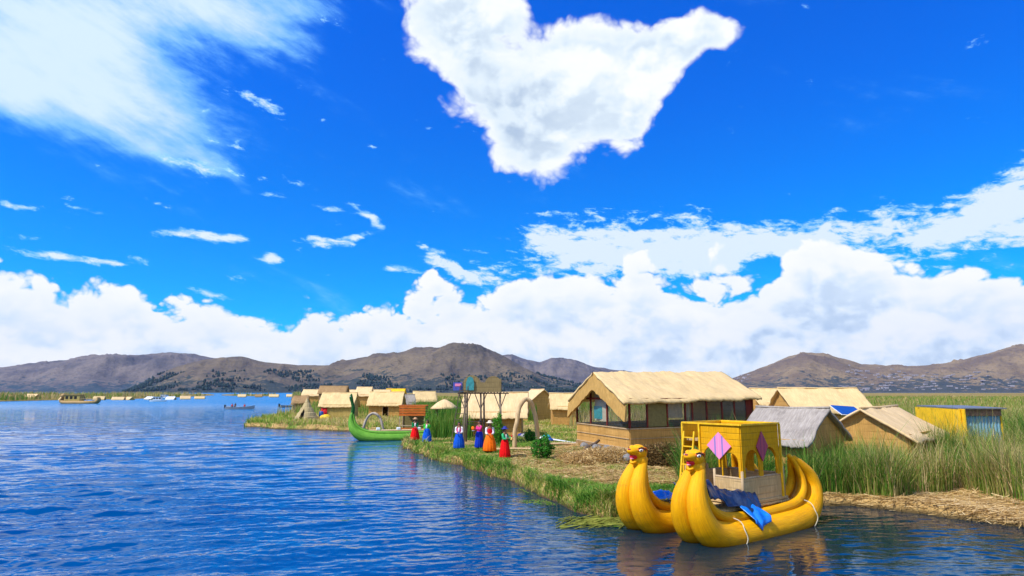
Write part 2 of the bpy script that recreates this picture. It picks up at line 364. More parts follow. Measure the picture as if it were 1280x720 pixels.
# ------------------------------------------------------------------ mesh helpers
class MB:
    def __init__(s): s.v = []; s.f = []; s.uv = {}
    def add(s, vs, fs, uvs=None):
        b = len(s.v); s.v += [tuple(v) for v in vs]; s.f += [tuple(b+i for i in f) for f in fs]
        if uvs:
            for i, u in enumerate(uvs): s.uv[b+i] = u
        return s
    def box(s, c, size, M=None, taper=1.0):
        hx, hy, hz = (x/2 for x in size); vs = []
        for z in (-hz, hz):
            k = taper if z > 0 else 1.0
            for x, y in ((-hx, -hy), (hx, -hy), (hx, hy), (-hx, hy)):
                v = Vector((x*k, y*k, z))
                if M is not None: v = M @ v
                vs.append(v+Vector(c))
        return s.add(vs, [(3, 2, 1, 0), (4, 5, 6, 7), (0, 1, 5, 4), (1, 2, 6, 5), (2, 3, 7, 6), (3, 0, 4, 7)])
    def beam(s, a, b, w, h=None, up=(0, 0, 1)):
        a, b = Vector(a), Vector(b); h = h or w; d = (b-a); ln = d.length; d.normalize()
        u = Vector(up)
        if abs(d.dot(u)) > .95: u = Vector((1, 0, 0))
        r = d.cross(u).normalized(); u2 = r.cross(d)
        M = Matrix((r, u2, d)).transposed()
        return s.box((a+b)/2, (w, h, ln), M)
    def tube(s, pts, rad, n=12, caps=True, flat=1.0, seam=0.0):
        pts = [Vector(p) for p in pts]; N = len(pts)
        if not hasattr(rad, '__len__'): rad = [rad]*N
        t0 = (pts[1]-pts[0]).normalized(); u = Vector((0, 0, 1)) if abs(t0.z) < .9 else Vector((1, 0, 0))
        r = t0.cross(u).normalized(); vs = []; uv = []; ln = 0
        for i, p in enumerate(pts):
            t = (pts[min(i+1, N-1)]-pts[max(i-1, 0)]).normalized()
            r = (r-t*r.dot(t)).normalized(); w = t.cross(r)
            if i: ln += (p-pts[i-1]).length
            for k in range(n+1):
                a = 2*pi*k/n+seam; vs.append(p+r*cos(a)*rad[i]+w*sin(a)*rad[i]*flat); uv.append((k/n, ln))
        fs = [(i*(n+1)+k, i*(n+1)+k+1, (i+1)*(n+1)+k+1, (i+1)*(n+1)+k) for i in range(N-1) for k in range(n)]
        if caps:
            b = len(vs); vs += [pts[0]-(pts[1]-pts[0]).normalized()*rad[0]*.5, pts[-1]+(pts[-1]-pts[-2]).normalized()*rad[-1]*.5]; uv += [(0, 0), (0, ln)]
            fs += [(b, k+1, k) for k in range(n)] + [(b+1, (N-1)*(n+1)+k, (N-1)*(n+1)+k+1) for k in range(n)]
        return s.add(vs, fs, uv)
    def ball(s, c, r, M=None, nu=16, nv=10, fn=None):
        if not hasattr(r, '__len__'): r = (r, r, r)
        vs = []
        for j in range(nv+1):
            ph = pi*j/nv
            for i in range(nu):
                a = 2*pi*i/nu; v = Vector((r[0]*sin(ph)*cos(a), r[1]*sin(ph)*sin(a), r[2]*cos(ph)))
                if fn: v = fn(v)
                if M is not None: v = M @ v
                vs.append(v+Vector(c))
        fs = [(j*nu+i, (j+1)*nu+i, (j+1)*nu+(i+1) % nu, j*nu+(i+1) % nu) for j in range(nv) for i in range(nu)]
        return s.add(vs, fs)
    def lathe(s, prof, c=(0, 0, 0), n=20, wob=None):
        vs = []
        for r, z in prof:
            for i in range(n):
                a = 2*pi*i/n; k = wob(a, z) if wob else 1
                vs.append((c[0]+r*k*cos(a), c[1]+r*k*sin(a), c[2]+z))
        m = len(prof)
        return s.add(vs, [(j*n+i, j*n+(i+1) % n, (j+1)*n+(i+1) % n, (j+1)*n+i) for j in range(m-1) for i in range(n)])
    def plate(s, outline, o, u, v, th):
        """2-D outline (list of (a,b)) on the plane o + a*u + b*v, thickness th along u x v"""
        o, u, v = Vector(o), Vector(u).normalized(), Vector(v).normalized(); nrm = u.cross(v).normalized(); n = len(outline)
        A = [o+u*a+v*b for a, b in outline]; B = [p-nrm*th for p in A]
        uv = [(a, b) for a, b in outline]*2
        return s.add(A+B, [tuple(range(n)), tuple(range(2*n-1, n-1, -1))] + [(i, n+i, n+(i+1) % n, (i+1) % n) for i in range(n)], uv)
    def build(s, name, mat, parent=None, smooth=False, loc=None, bevel=0):
        me = bpy.data.meshes.new(name); me.from_pydata(s.v, [], s.f)
        if s.uv:
            ul = me.uv_layers.new(name='UVMap'); idx = np.empty(len(me.loops), dtype=np.int32); me.loops.foreach_get('vertex_index', idx)
            arr = np.array([s.uv.get(int(i), (0, 0)) for i in idx], dtype=np.float32); ul.data.foreach_set('uv', arr.ravel())
        bm = bmesh.new(); bm.from_mesh(me)
        for f in bm.faces: f.smooth = smooth
        bmesh.ops.recalc_face_normals(bm, faces=bm.faces[:]); bm.to_mesh(me); bm.free()
        me.materials.append(MATS[mat] if isinstance(mat, str) else mat)
        o = bpy.data.objects.new(name, me); col.objects.link(o)
        if parent is not None: o.parent = parent
        if loc is not None: o.location = loc
        if bevel:
            md = o.modifiers.new('bevel', 'BEVEL'); md.width = bevel; md.segments = 2; md.limit_method = 'ANGLE'
        return o
def tag(o, label=None, cat=None, group=None, kind=None):
    if label: o['label'] = label
    if cat: o['category'] = cat
    if group: o['group'] = group
    if kind: o['kind'] = kind
    return o
def thing(name, label, cat, loc=(0, 0, 0), rz=0, group=None):
    o = bpy.data.objects.new(name, None); col.objects.link(o); o.empty_display_size = .3
    o.location = loc; o.rotation_euler = (0, 0, rz); return tag(o, label, cat, group)
def crom(pts, n=8):
    pts = [Vector(p) for p in pts]; P = [2*pts[0]-pts[1]]+pts+[2*pts[-1]-pts[-2]]; out = []
    for i in range(1, len(P)-2):
        for k in range(n):
            t = k/n; a, b, c, d = P[i-1], P[i], P[i+1], P[i+2]
            out.append(.5*((2*b)+(c-a)*t+(2*a-5*b+4*c-d)*t*t+(3*b-a-3*c+d)*t**3))
    out.append(pts[-1]); return out
def crom1(vals, n=8): return [v.x for v in crom([(a, 0, 0) for a in vals], n)]
def np_mesh(name, V, faces_flat, counts, mat, tone=None):
    me = bpy.data.meshes.new(name); me.vertices.add(len(V)); me.vertices.foreach_set('co', V.astype(np.float32).ravel())
    me.loops.add(len(faces_flat)); me.loops.foreach_set('vertex_index', faces_flat.astype(np.int32))
    me.polygons.add(len(counts)); st = np.concatenate([[0], np.cumsum(counts)[:-1]]).astype(np.int32)
    me.polygons.foreach_set('loop_start', st); me.polygons.foreach_set('loop_total', counts.astype(np.int32))
    if tone is not None:
        a = me.attributes.new('tone', 'FLOAT', 'POINT'); a.data.foreach_set('value', tone.astype(np.float32))
    me.update(calc_edges=True); me.materials.append(MATS[mat]); o = bpy.data.objects.new(name, me); col.objects.link(o); return o

# ------------------------------------------------------------------ shoreline and ground
def W2(p): return (p.x, p.y)
def poly(px): return np.array([W2(G(x, y)) for x, y in px])
main_px = [(305, 533.5), (345, 536.5), (400, 538.5), (440, 540), (500, 544), (548, 545), (556, 549), (525, 553), (497, 555), (506, 564), (530, 572), (560, 581),
           (600, 592), (640, 607), (680, 626), (715, 642), (745, 650), (765, 652), (800, 645), (880, 638), (1000, 636), (1060, 634), (1090, 638), (1140, 643),
           (1200, 651), (1280, 664), (1400, 690)]
back_px = [(366, 494.2), (364, 500), (368, 508), (378, 514), (362, 520), (335, 524), (308, 529)]
MAINP = np.vstack([poly(main_px), [[60, 14], [2500, 300], [2500, 2600], [-500, 2600], [-300, 1200]], poly(back_px)])
LEFTP = np.vstack([poly([(-120, 504), (0, 502), (60, 500.5), (150, 499), (210, 497.5), (255, 495), (270, 494)]), poly([(262, 492.6), (100, 492.6), (-120, 493.2)])])
MIDP = poly([(276, 494.2), (300, 495.2), (345, 495.4), (352, 494), (330, 493), (280, 493)])
def sdf(P, poly_):      # >0 inside
    x, y = P[:, 0], P[:, 1]; d = np.full(len(P), 1e18); ins = np.zeros(len(P), bool); n = len(poly_)
    for i in range(n):
        ax, ay = poly_[i]; bx, by = poly_[(i+1) % n]; ex, ey = bx-ax, by-ay
        t = np.clip(((x-ax)*ex+(y-ay)*ey)/(ex*ex+ey*ey), 0, 1); dx = x-ax-t*ex; dy = y-ay-t*ey; d = np.minimum(d, dx*dx+dy*dy)
        c = ((ay > y) != (by > y)); xi = ax+(y-ay)*(bx-ax)/(by-ay if by != ay else 1e-9); ins ^= (c & (x < xi))
    return np.where(ins, 1, -1)*np.sqrt(d)
def vnoise(x, y, s, seed=0):
    X = x*s+seed*17.3; Y = y*s+seed*9.1; xi = np.floor(X).astype(int); yi = np.floor(Y).astype(int); fx = X-xi; fy = Y-yi
    h = lambda a, b: (np.sin(a*127.1+b*311.7+seed*13.7)*43758.5453) % 1
    u = fx*fx*(3-2*fx); w = fy*fy*(3-2*fy)
    return (h(xi, yi)*(1-u)+h(xi+1, yi)*u)*(1-w)+(h(xi, yi+1)*(1-u)+h(xi+1, yi+1)*u)*w
def land_z(x, y):
    P = np.stack([x, y], 1)
    wob = (vnoise(x, y, 1.1, 1)-.5)*.9+(vnoise(x, y, 2.7, 2)-.5)*.35
    s = np.maximum(np.maximum(sdf(P, MAINP), sdf(P, LEFTP)), sdf(P, MIDP))+wob*np.clip(y/60, .25, 1)
    t = np.clip((s+.15)/.75, 0, 1); t = t*t*(3-2*t)
    z = -.55+1.03*t + t*((vnoise(x, y, .5, 3)-.5)*.22+(vnoise(x, y, 1.6, 4)-.5)*.16)
    # the straw shoal to the right of the yellow boat is low
    low = np.clip((x-8.5)/1.5, 0, 1)*np.clip((27-y)/3, 0, 1)
    z = z-low*t*.24
    # straw mound the big house stands on
    a, b = HC; m = np.exp(-(((x-a)/6.5)**2+((y-b)/4.8)**2)**2); z = z+m*.38*t
    return z, s
HC = (9.3, 38.6)
rows = [14.5]
while rows[-1] < 2600: rows.append(rows[-1]*1.0125+.02)
rows = np.array(rows); cols = np.linspace(-1.15, 1.6, 520)
GX = (rows[:, None]*cols[None, :]); GY = np.repeat(rows[:, None], len(cols), 1)
x, y = GX.ravel(), GY.ravel(); z, s_ = land_z(x, y); nr, nc = GX.shape
V = np.stack([x, y, z], 1); I = np.arange(nr*nc).reshape(nr, nc)
q = np.stack([I[:-1, :-1], I[:-1, 1:], I[1:, 1:], I[1:, :-1]], -1).reshape(-1, 4)
keep = (s_[q] > -4).any(1); q = q[keep]; used, inv = np.unique(q, return_inverse=True)
g = np_mesh('ground', V[used], inv.ravel(), np.full(len(q), 4), 'ground')
g.data.polygons.foreach_set('use_smooth', np.ones(len(g.data.polygons), bool)); tag(g, kind='structure')
def lake():
    # wind ripples near the viewer are real waves, dying out into the flat sheet far off
    ys_ = [9.0]
    while ys_[-1] < 140: ys_.append(ys_[-1]+max(.045, ys_[-1]**2/3200*.55))
    ys_ = np.array(ys_+[170, 220, 300, 450, 700, 1200, 2500, 6000, 14000]); cs = np.linspace(-1.25, 1.25, 1150)
    X = ys_[:, None]*cs[None, :]; Y = np.repeat(ys_[:, None], len(cs), 1); Z = np.zeros_like(X); r2 = np.random.default_rng(3)
    calm = np.clip((X*.8+Y*.16+9)/11, 0, 1); gust = .65+.7*vnoise(X.ravel(), Y.ravel(), .11, 41).reshape(X.shape)
    fade = np.clip((115-Y)/70, 0, 1)
    dxw = (vnoise(X.ravel(), Y.ravel(), .22, 42).reshape(X.shape)-.5)*2.2
    for lam in np.geomspace(.34, 3.4, 34):
        th = R(100)+r2.normal(0, .42); kx, ky = cos(th)*2*pi/lam, sin(th)*2*pi/lam; ph = r2.uniform(0, 6.28)
        amp = .0058*lam**.92*(1-calm*(.45+.42*(lam > .8))); res = np.clip((lam*3200/Y**2-.9)/1.2, 0, 1)
        Z += amp*np.sin(kx*(X+dxw)+ky*(Y+dxw*.4)+ph)*res
    Z = Z*gust*fade*(1-.62*np.exp(-((X-6.8)**2/26+(Y-16.5)**2/14)))*(1-.35*np.exp(-((X+1.5-(36-Y)*.12)**2/40)-((Y-31)/9)**2))
    n_, m_ = X.shape; I_ = np.arange(n_*m_).reshape(n_, m_)
    q4 = np.stack([I_[:-1, :-1], I_[:-1, 1:], I_[1:, 1:], I_[1:, :-1]], -1).reshape(-1, 4)
    o = np_mesh('water', np.stack([X.ravel(), Y.ravel(), Z.ravel()], 1), q4.ravel(), np.full(len(q4), 4), 'water')
    o.data.polygons.foreach_set('use_smooth', np.ones(len(q4), bool)); tag(o, kind='structure')
lake()
w = MB().add([(-9000, -3000, -.16), (9000, -3000, -.16), (9000, 12000, -.16), (-9000, 12000, -.16)], [(0, 1, 2, 3)]).build('water', 'water'); tag(w, kind='structure')
lb = MB().add([(-9000, -3000, -.7), (9000, -3000, -.7), (9000, 12000, -.7), (-9000, 12000, -.7)], [(0, 1, 2, 3)]).build('lake_bed', 'mud'); tag(lb, kind='structure')
def gz(x, y): return float(land_z(np.array([x]), np.array([y]))[0][0])
def on_ground(px, d):     # point on the land at depth d below that pixel column
    p = Dp(px, 520, d); return Vector((p.x, p.y, gz(p.x, p.y)))

# ------------------------------------------------------------------ hills
def hill(name, prof, D, depth, mat, seed, px0, px1, n=320, m=46, rough=1.0):
    xs = np.array([p[0] for p in prof]); ys = np.array([p[1] for p in prof]); pxs = np.linspace(px0, px1, n); vs = []
    for j in range(m):
        w = j/(m-1)*1.5
        for px in pxs:
            d = D+depth*w; r = ray(px, 489); X = r.x/r.y*d
            py = np.interp(px, xs, ys); rz = ray(px, py); H = (rz.z/rz.y)*(D+depth)+CH
            s = sin(min(w, 1)*pi/2)**1.15 if w <= 1 else max(0, 1-(w-1)*1.4)
            nz = mnoise.fractal(Vector((X/700+seed, d/700, seed)), 1.0, 2.1, 6)
            rg = 1-abs(mnoise.fractal(Vector((X/420+seed*3, d/900, seed)), 1.0, 2.2, 5))*1.8
            k = min(1, w*3)
            edge = max(0.0, min(1.0, H/25))
            z = -4+(H+4)*s + (nz*.30*H*(1-.78*(w > .55)*min(1, (w-.55)*2.4 if w > .55 else 0)) + (rg-.4)*.16*H*(1 if w < .75 else .3))*k*edge*rough*(1 if w < 1 else .4)
            if w > .9: z = min(z, H*1.03)
            vs.append((X, d, z))
    fs = [(j*n+i, j*n+i+1, (j+1)*n+i+1, (j+1)*n+i) for j in range(m-1) for i in range(n-1)]
    o = MB().add(vs, fs).build(name, mat, smooth=True); return tag(o, kind='structure'), vs
P_left = [(-250, 480), (-100, 470), (0, 461), (50, 455), (100, 449), (150, 445), (210, 441.5), (240, 446), (290, 451), (330, 458), (400, 472), (450, 488), (520, 494)]
P_mid = [(150, 492), (180, 480), (210, 464), (240, 456), (275, 449), (300, 447), (330, 452), (370, 458), (410, 456), (450, 449), (500, 442), (530, 437), (560, 434.5),
         (590, 436), (620, 444), (650, 458), (680, 470), (720, 480), (760, 488), (800, 493)]
P_back = [(560, 470), (600, 450), (640, 443), (660, 450), (675, 452), (690, 447), (720, 451), (745, 459), (780, 464), (820, 472), (860, 480), (900, 489), (930, 494)]
P_right = [(860, 492), (900, 480), (930, 470), (960, 459), (990, 447), (1010, 443), (1035, 444), (1060, 449), (1080, 456), (1110, 459), (1150, 459), (1180, 455), (1210, 449), (1240, 443), (1280, 437), (1360, 428), (1500, 430), (1700, 460)]
hill('hills', P_left, 5200, 2200, 'hill_grey', 3.1, -250, 520)
hill('hills', P_back, 6800, 1500, 'hill_grey', 9.7, 560, 930)
mid_o, mid_v = hill('hills', P_mid, 3200, 1300, 'hill_brown', 5.3, 150, 800, n=420, m=60)
right_o, right_v = hill('hills', P_right, 3800, 1500, 'hill_right', 7.9, 860, 1700, n=420)
def woodland():
    vs = [v for i, v in enumerate(mid_v) if 4 < v[2] < 130]
    V = []; Fc = []
    mm = MB(); cnt = 0
    for _ in range(11000):
        v = random.choice(vs)
        k = mnoise.noise(Vector((v[0]/130, v[1]/90, 1.5)))+mnoise.noise(Vector((v[0]/400, 3, v[1]/500)))*.6
        if k < -.10+v[2]/240 : continue
        X = v[0]+random.uniform(-12, 12); Y = v[1]+random.uniform(-10, 10); h = random.uniform(8, 19); r = h*random.uniform(.25, .42); b = len(V)
        z0 = v[2]-5
        for (rr, zz) in ((r*.5, 0), (r, h*.35), (r*.8, h*.7)):
            for a in range(5):
                q_ = random.uniform(.75, 1.2); V.append((X+rr*q_*cos(a*1.257), Y+rr*q_*sin(a*1.257), z0+5+zz))
        V.append((X, Y, z0+5+h))
        for l in range(2):
            for a in range(5): Fc.append((b+l*5+a, b+l*5+(a+1) % 5, b+l*5+5+(a+1) % 5, b+l*5+5+a))
        for a in range(5): Fc.append((b+10+a, b+10+(a+1) % 5, b+15))
        cnt += 1
        if cnt > 4200: break
    mm.add(V, Fc); simple('wood_far', (.030, .050, .045), .95, .35, .05, .05, 0, 0)
    tag(mm.build('woodland', 'wood_far'), 'dark wooded patches on the lower slopes of the brown hill', 'woodland', kind='stuff')
woodland()
def town():
    vs = [v for v in right_v if 10 < v[2] < 190 and v[1] < 5150]; mm = MB()
    for _ in range(900):
        v = random.choice(vs)
        if mnoise.noise(Vector((v[0]/420, v[1]/420, 4.5))) < -.05+v[2]/600: continue
        sx, sy, sz = random.uniform(9, 22), random.uniform(8, 14), random.uniform(5, 10)
        X = v[0]+random.uniform(-20, 20); mm.box((X, v[1]+random.uniform(-15, 15), v[2]+sz/2-1), (sx, sy, sz))
    simple('town_wall', (.34, .31, .33), .9, .5, .02, .05, 0, 0)
    tag(mm.build('hillside_town', 'town_wall'), 'pale specks of a distant town spread over the right hill', 'town', kind='stuff')
town()

# ------------------------------------------------------------------ reeds and grass
def blades(name, x, y, z, h, wd, lean, tone, mat, label, cat, droop=0.0, segs=3):
    n = len(x); a = rng.uniform(0, 2*pi, n); fa = a+rng.uniform(.9, 2.2, n)
    rows_ = []; T = np.linspace(0, 1, segs+1)
    for t in T:
        k = lean*h*(t**1.8); zz = z+h*(t-droop*t*t); cx = x+np.cos(a)*k; cy = y+np.sin(a)*k
        hw = wd*(1-t**2)*.5+.0005
        if t < 1: rows_ += [np.stack([cx-np.cos(fa)*hw, cy-np.sin(fa)*hw, zz], 1), np.stack([cx+np.cos(fa)*hw, cy+np.sin(fa)*hw, zz], 1)]
        else: rows_ += [np.stack([cx, cy, zz], 1)]
    V = np.stack(rows_, 1); k = V.shape[1]; V = V.reshape(-1, 3); base = np.arange(n)*k
    quads = [np.stack([base+2*i, base+2*i+1, base+2*i+3, base+2*i+2], 1) for i in range(segs-1)]
    tri = np.stack([base+2*(segs-1), base+2*(segs-1)+1, base+2*segs], 1)
    flat = np.concatenate([np.concatenate(quads).ravel(), tri.ravel()]); cnt = np.concatenate([np.full(n*(segs-1), 4), np.full(n, 3)])
    o = np_mesh(name, V, flat, cnt, mat, np.repeat(tone, k)); return tag(o, label, cat, kind='stuff')
def zpoly(px, z=.45): return np.array([W2(G(a, b, z)) for a, b in px])
EXCL = []          # footprints (cx, cy, radius-x, radius-y, rot) kept free of reeds
def free(x, y):
    ok = np.ones(len(x), bool)
    for cx, cy, rx, ry, rot in EXCL:
        dx, dy = x-cx, y-cy; u = dx*cos(rot)+dy*sin(rot); v = -dx*sin(rot)+dy*cos(rot); ok &= ~((abs(u) < rx) & (abs(v) < ry))
    return ok

# ------------------------------------------------------------------ huts
def roof_mb(L_, W, he, hr, o=.45, oe=.35, th=.10, seed=0, shear=0.0, rise=0.0, sag=.05, n=22, m=8):
    """two thatched slopes, ridge along x; rise lifts the +x end"""
    mb = MB()
    for sgn in (-1, 1):
        top = []; bot = []
        for j in range(m+1):
            t = j/m
            for i in range(n+1):
                x = -L_/2-oe+(L_+2*oe)*i/n; yy = sgn*(W/2+o)*t; z = hr+(he-o*(hr-he)/(W/2)-hr)*t
                x += shear*yy; z += rise*(i/n-.0)
                nz = mnoise.noise(Vector((x*.9+seed, yy*.9, seed)))*.09+mnoise.noise(Vector((x*3+seed, yy*2, seed)))*.04+mnoise.noise(Vector((x*8+seed, yy*4, seed)))*.02
                z += nz-sag*sin(pi*i/n)*(.6+t)*.7
                if j == m: z -= random.uniform(0, .06); yy += sgn*random.uniform(-.02, .06)
                if i in (0, n): x += random.uniform(-.05, .05)
                top.append((x, yy, z)); bot.append((x, yy*.985, z-th))
        b = len(top); k = n+1; fs = []
        for j in range(m):
            for i in range(n):
                q_ = (j*k+i, j*k+i+1, (j+1)*k+i+1, (j+1)*k+i); fs.append(q_); fs.append(tuple(b+a for a in reversed(q_)))
        for i in range(n): fs.append((m*k+i, m*k+i+1, b+m*k+i+1, b+m*k+i))
        for j in range(m): fs += [(j*k, (j+1)*k, b+(j+1)*k, b+j*k), (j*k+n, b+j*k+n, b+(j+1)*k+n, (j+1)*k+n)]
        mb.add(top+bot, fs)
    return mb
def gable(mb, x, W, he, hr, th, zb=0, openg=False):
    pts = [(-W/2, zb), (W/2, zb), (W/2, he), (0, hr), (-W/2, he)]
    if openg: pts = [(-W/2, he-.25), (W/2, he-.25), (W/2, he), (0, hr), (-W/2, he)]
    mb.plate(pts, (x, 0, 0), (0, 1, 0), (0, 0, 1), th)
def wall_run(mb, a, b, z0, z1, gaps, th=.08):
    """wall from a to b (xy) with gaps [(s0,s1,zlo,zhi)] in metres along it"""
    a, b = Vector((*a, 0)), Vector((*b, 0)); d = (b-a).normalized(); ln = (b-a).length; nrm = Vector((d.y, -d.x, 0)); cur = 0
    def seg(s0, s1, lo, hi):
        if s1-s0 > .01 and hi-lo > .01:
            c = a+d*(s0+s1)/2; ang = atan2(d.y, d.x); mb.box((c.x, c.y, (lo+hi)/2), (s1-s0, th, hi-lo), Matrix.Rotation(ang, 3, 'Z'))
    for (s0, s1, lo, hi) in sorted(gaps):
        seg(cur, s0, z0, z1); seg(s0, s1, z0, lo); seg(s0, s1, hi, z1); cur = s1
    seg(cur, ln, z0, z1)
def hut(px, d, L_, W, he, hr, rz, label, roof='thatch', wall='reed_wall', door=None, window=None, group='reed huts of the village', name='reed_hut', simple_=False, cat='hut', o=.35, oe=.3, door_leaf=None):
    p = on_ground(px, d); t = thing(name, label, cat, p-Vector((0, 0, .05)), rz, group)
    EXCL.append((p.x, p.y, L_/2+.15, W/2+.15, rz))
    wb = MB(); g1 = [(door[0], door[1], 0, door[2])] if door else []
    wg = [(window[0], window[1], window[2], window[3])] if window else []
    wall_run(wb, (-L_/2, -W/2), (L_/2, -W/2), 0, he-.03, g1+wg); wall_run(wb, (L_/2, W/2), (-L_/2, W/2), 0, he-.03, [])
    gable(wb, -L_/2+.04, W-.09, he-.03, hr-.09, .08); gable(wb, L_/2+.04-.001, W-.09, he-.03, hr-.09, .08)
    wb.build('wall', wall, t)
    roof_mb(L_, W, he, hr, o, oe, seed=px, n=14 if simple_ else 64, m=4 if simple_ else 8).build('roof', roof, t, True)
    if door:
        fr = MB(); x0, x1 = -L_/2+door[0], -L_/2+door[1]
        for xx in (x0, x1): fr.box((xx, -W/2-.05, door[2]/2), (.07, .05, door[2]))
        fr.box(((x0+x1)/2, -W/2-.05, door[2]+.03), (x1-x0+.1, .05, .07)); fr.build('door_frame', 'pole_wood', t)
        if door_leaf: MB().box(((x0+x1)/2, -W/2+.02, door[2]/2-.02), (x1-x0-.08, .04, door[2]-.06)).build('door', door_leaf, t)
    if window:
        x0, x1 = -L_/2+window[0], -L_/2+window[1]; fr = MB()
        for xx in (x0, x1): fr.box((xx, -W/2-.05, (window[2]+window[3])/2), (.05, .04, window[3]-window[2]))
        for zz in (window[2], window[3]): fr.box(((x0+x1)/2, -W/2-.052, zz), (x1-x0+.08, .04, .05))
        fr.build('window_frame', 'pole_wood', t)
    rp = MB()
    rp.tube([(-L_/2-oe, 0, hr+.02), (0, 0, hr-.02), (L_/2+oe, 0, hr+.02)], .06, 6); rp.build('ridge_pole', roof, t, True)
    return t

# big house with windows beside the yellow boat ---------------------------------
def big_house():
    A = G(788, 562, .95); B = G(722, 550, .95); C = G(943, 553.5, .95)
    ctr = A+(B-A)/2+(C-A)/2; sx = (C-A).normalized(); L_ = (C-A).length; rz = atan2(sx.y, sx.x)
    py = Vector((-sx.y, sx.x, 0)); gB = B-A; W = gB.dot(py); sh = gB.dot(sx)/W
    global HOUSE_A; HOUSE_A = A
    t = thing('reed_house', 'large golden thatched house with red framed windows beside the yellow boat', 'house', (ctr.x, ctr.y, .95), rz, None)
    EXCL.append((ctr.x, ctr.y, L_/2+1.6, W/2+1.2, rz))
    def Q(x, y, z=0): return Vector((x+sh*y, y, z))
    fl = MB(); fl.add([Q(-L_/2-.1, -W/2-.1, -.16), Q(L_/2+.1, -W/2-.1, -.16), Q(L_/2+.1, W/2+.1, -.16), Q(-L_/2-.1, W/2+.1, -.16),
                       Q(-L_/2-.1, -W/2-.1, -.02), Q(L_/2+.1, -W/2-.1, -.02), Q(L_/2+.1, W/2+.1, -.02), Q(-L_/2-.1, W/2+.1, -.02)],
                      [(3, 2, 1, 0), (4, 5, 6, 7), (0, 1, 5, 4), (1, 2, 6, 5), (2, 3, 7, 6), (3, 0, 4, 7)]); fl.build('floor', 'thatch_brown', t)
    hp = 1.05; he = 2.62; hr = 4.18
    cs = [Q(-L_/2, -W/2), Q(L_/2, -W/2), Q(L_/2, W/2), Q(-L_/2, W/2)]
    for i in range(4):
        a, b = cs[i], cs[(i+1) % 4]; wb = MB(); wall_run(wb, (a.x, a.y), (b.x, b.y), 0, hp, [], .07)
        # bands woven over the panel
        wb.build('reed_panel', 'reed_wall', t)
        rb = MB()
        d = (b-a).normalized(); out = Vector((d.y, -d.x, 0))*.05
        for zz in (.03, hp+.03): rb.beam(a+out+Vector((0, 0, zz)), b+out+Vector((0, 0, zz)), .06, .06)
        rb.beam(a+out*1.3+Vector((0, 0, .55)), b+out*1.3+Vector((0, 0, .55)), .03, .03)
        rb.build('rail', 'pole_wood', t)
    # side posts and panes
    cr = [395, 482, 586, 684, 724, 808, 900, 978, 1056, 1098]
    fr = [(c-395)/(1098-395) for c in cr]
    fr = [f*(1.0+.04*(1-f)) for f in fr]
    kinds = ['clear', 'olive', 'curtain', 'curtain', 'clear', 'clear', 'clear', 'clear', 'dark']
    a, b = cs[0], cs[1]
    for i, f in enumerate(fr):
        p = a+(b-a)*min(f, 1); MB().box((p.x, p.y, (hp+he)/2+.06), (.09, .09, he-hp-.02)).build('window_post', 'red_frame', t)
    for i in range(len(fr)-1):
        p, q_ = a+(b-a)*fr[i], a+(b-a)*fr[i+1]; m_ = (p+q_)/2; ln = (q_-p).length-.10
        k = kinds[i]; mat = {'olive': 'board_olive', 'dark': 'red_frame'}.get(k, 'window_glass')
        lo = hp+.08
        MB().box((m_.x, m_.y, (lo+he)/2), (ln, .02, he-lo-.06)).build('window_pane' if mat == 'window_glass' else 'board_panel', mat, t)
        if k == 'curtain':
            cu = MB(); n = 14; vs = []
            for j in range(n+1):
                xx = m_.x-ln/2+ln*j/n; yy = m_.y+.12+.03*sin(j*1.9)
                vs += [(xx, yy, he-.05), (xx, yy, hp+.55)]
            cu.add(vs, [(2*j, 2*j+1, 2*j+3, 2*j+2) for j in range(n)]).build('curtain', 'curtain', t, True)
    # gable end posts and panes
    a, b = cs[3], cs[0]; gf = [0, .30, .62, 1]
    for f in gf:
        p = a+(b-a)*f; top = he+(hr-he)*(1-abs(f-.5)*2)*.75
        MB().box((p.x, p.y, (hp+top)/2+.06), (.10, .10, top-hp-.05)).build('window_post', 'red_frame', t)
    for i in range(3):
        p, q_ = a+(b-a)*gf[i], a+(b-a)*gf[i+1]; z1, z2 = [he+(hr-he)*(1-abs(f-.5)*2)*.75 for f in (gf[i], gf[i+1])]
        lo = hp+.08; g_ = MB(); d = (q_-p); off = Vector((.01, 0, 0))
        g_.add([p+Vector((0, 0, lo)), q_+Vector((0, 0, lo)), q_+Vector((0, 0, z2)), p+Vector((0, 0, z1))], [(0, 1, 2, 3)]); o = g_.build('window_pane', 'window_glass', t)
        if i == 1:
            c0, c1 = p+(q_-p)*.08, p+(q_-p)*.92; cu = MB(); cu.add([c0+Vector((.2, 0, lo+.2)), c1+Vector((.2, 0, lo+.2)), c1+Vector((.2, 0, z2-.3)), c0+Vector((.2, 0, z1-.3))], [(0, 1, 2, 3)]); cu.build('curtain', 'curtain', t)
            m0 = p+(q_-p)*.4; MB().box((m0.x+.15, m0.y, lo+.7), (.04, 1.0, .75)).build('hanging_cloth', 'teal', t)
    tb = MB()
    for i in range(4): tb.beam(cs[i]+Vector((0, 0, he+.04)), cs[(i+1) % 4]+Vector((0, 0, he+.04)), .11, .11)
    for i in (0, 1):
        a, b = cs[(3, 1)[i]], cs[(0, 2)[i]]; pk = (a+b)/2+Vector((0, 0, hr-.10))
        tb.beam(a+Vector((0, 0, he+.05)), pk, .08, .08); tb.beam(b+Vector((0, 0, he+.05)), pk, .08, .08)
    tb.build('roof_frame', 'red_frame', t)
    # far gable wall closed with reed
    g2 = MB(); a, b = cs[1], cs[2]; d = b-a
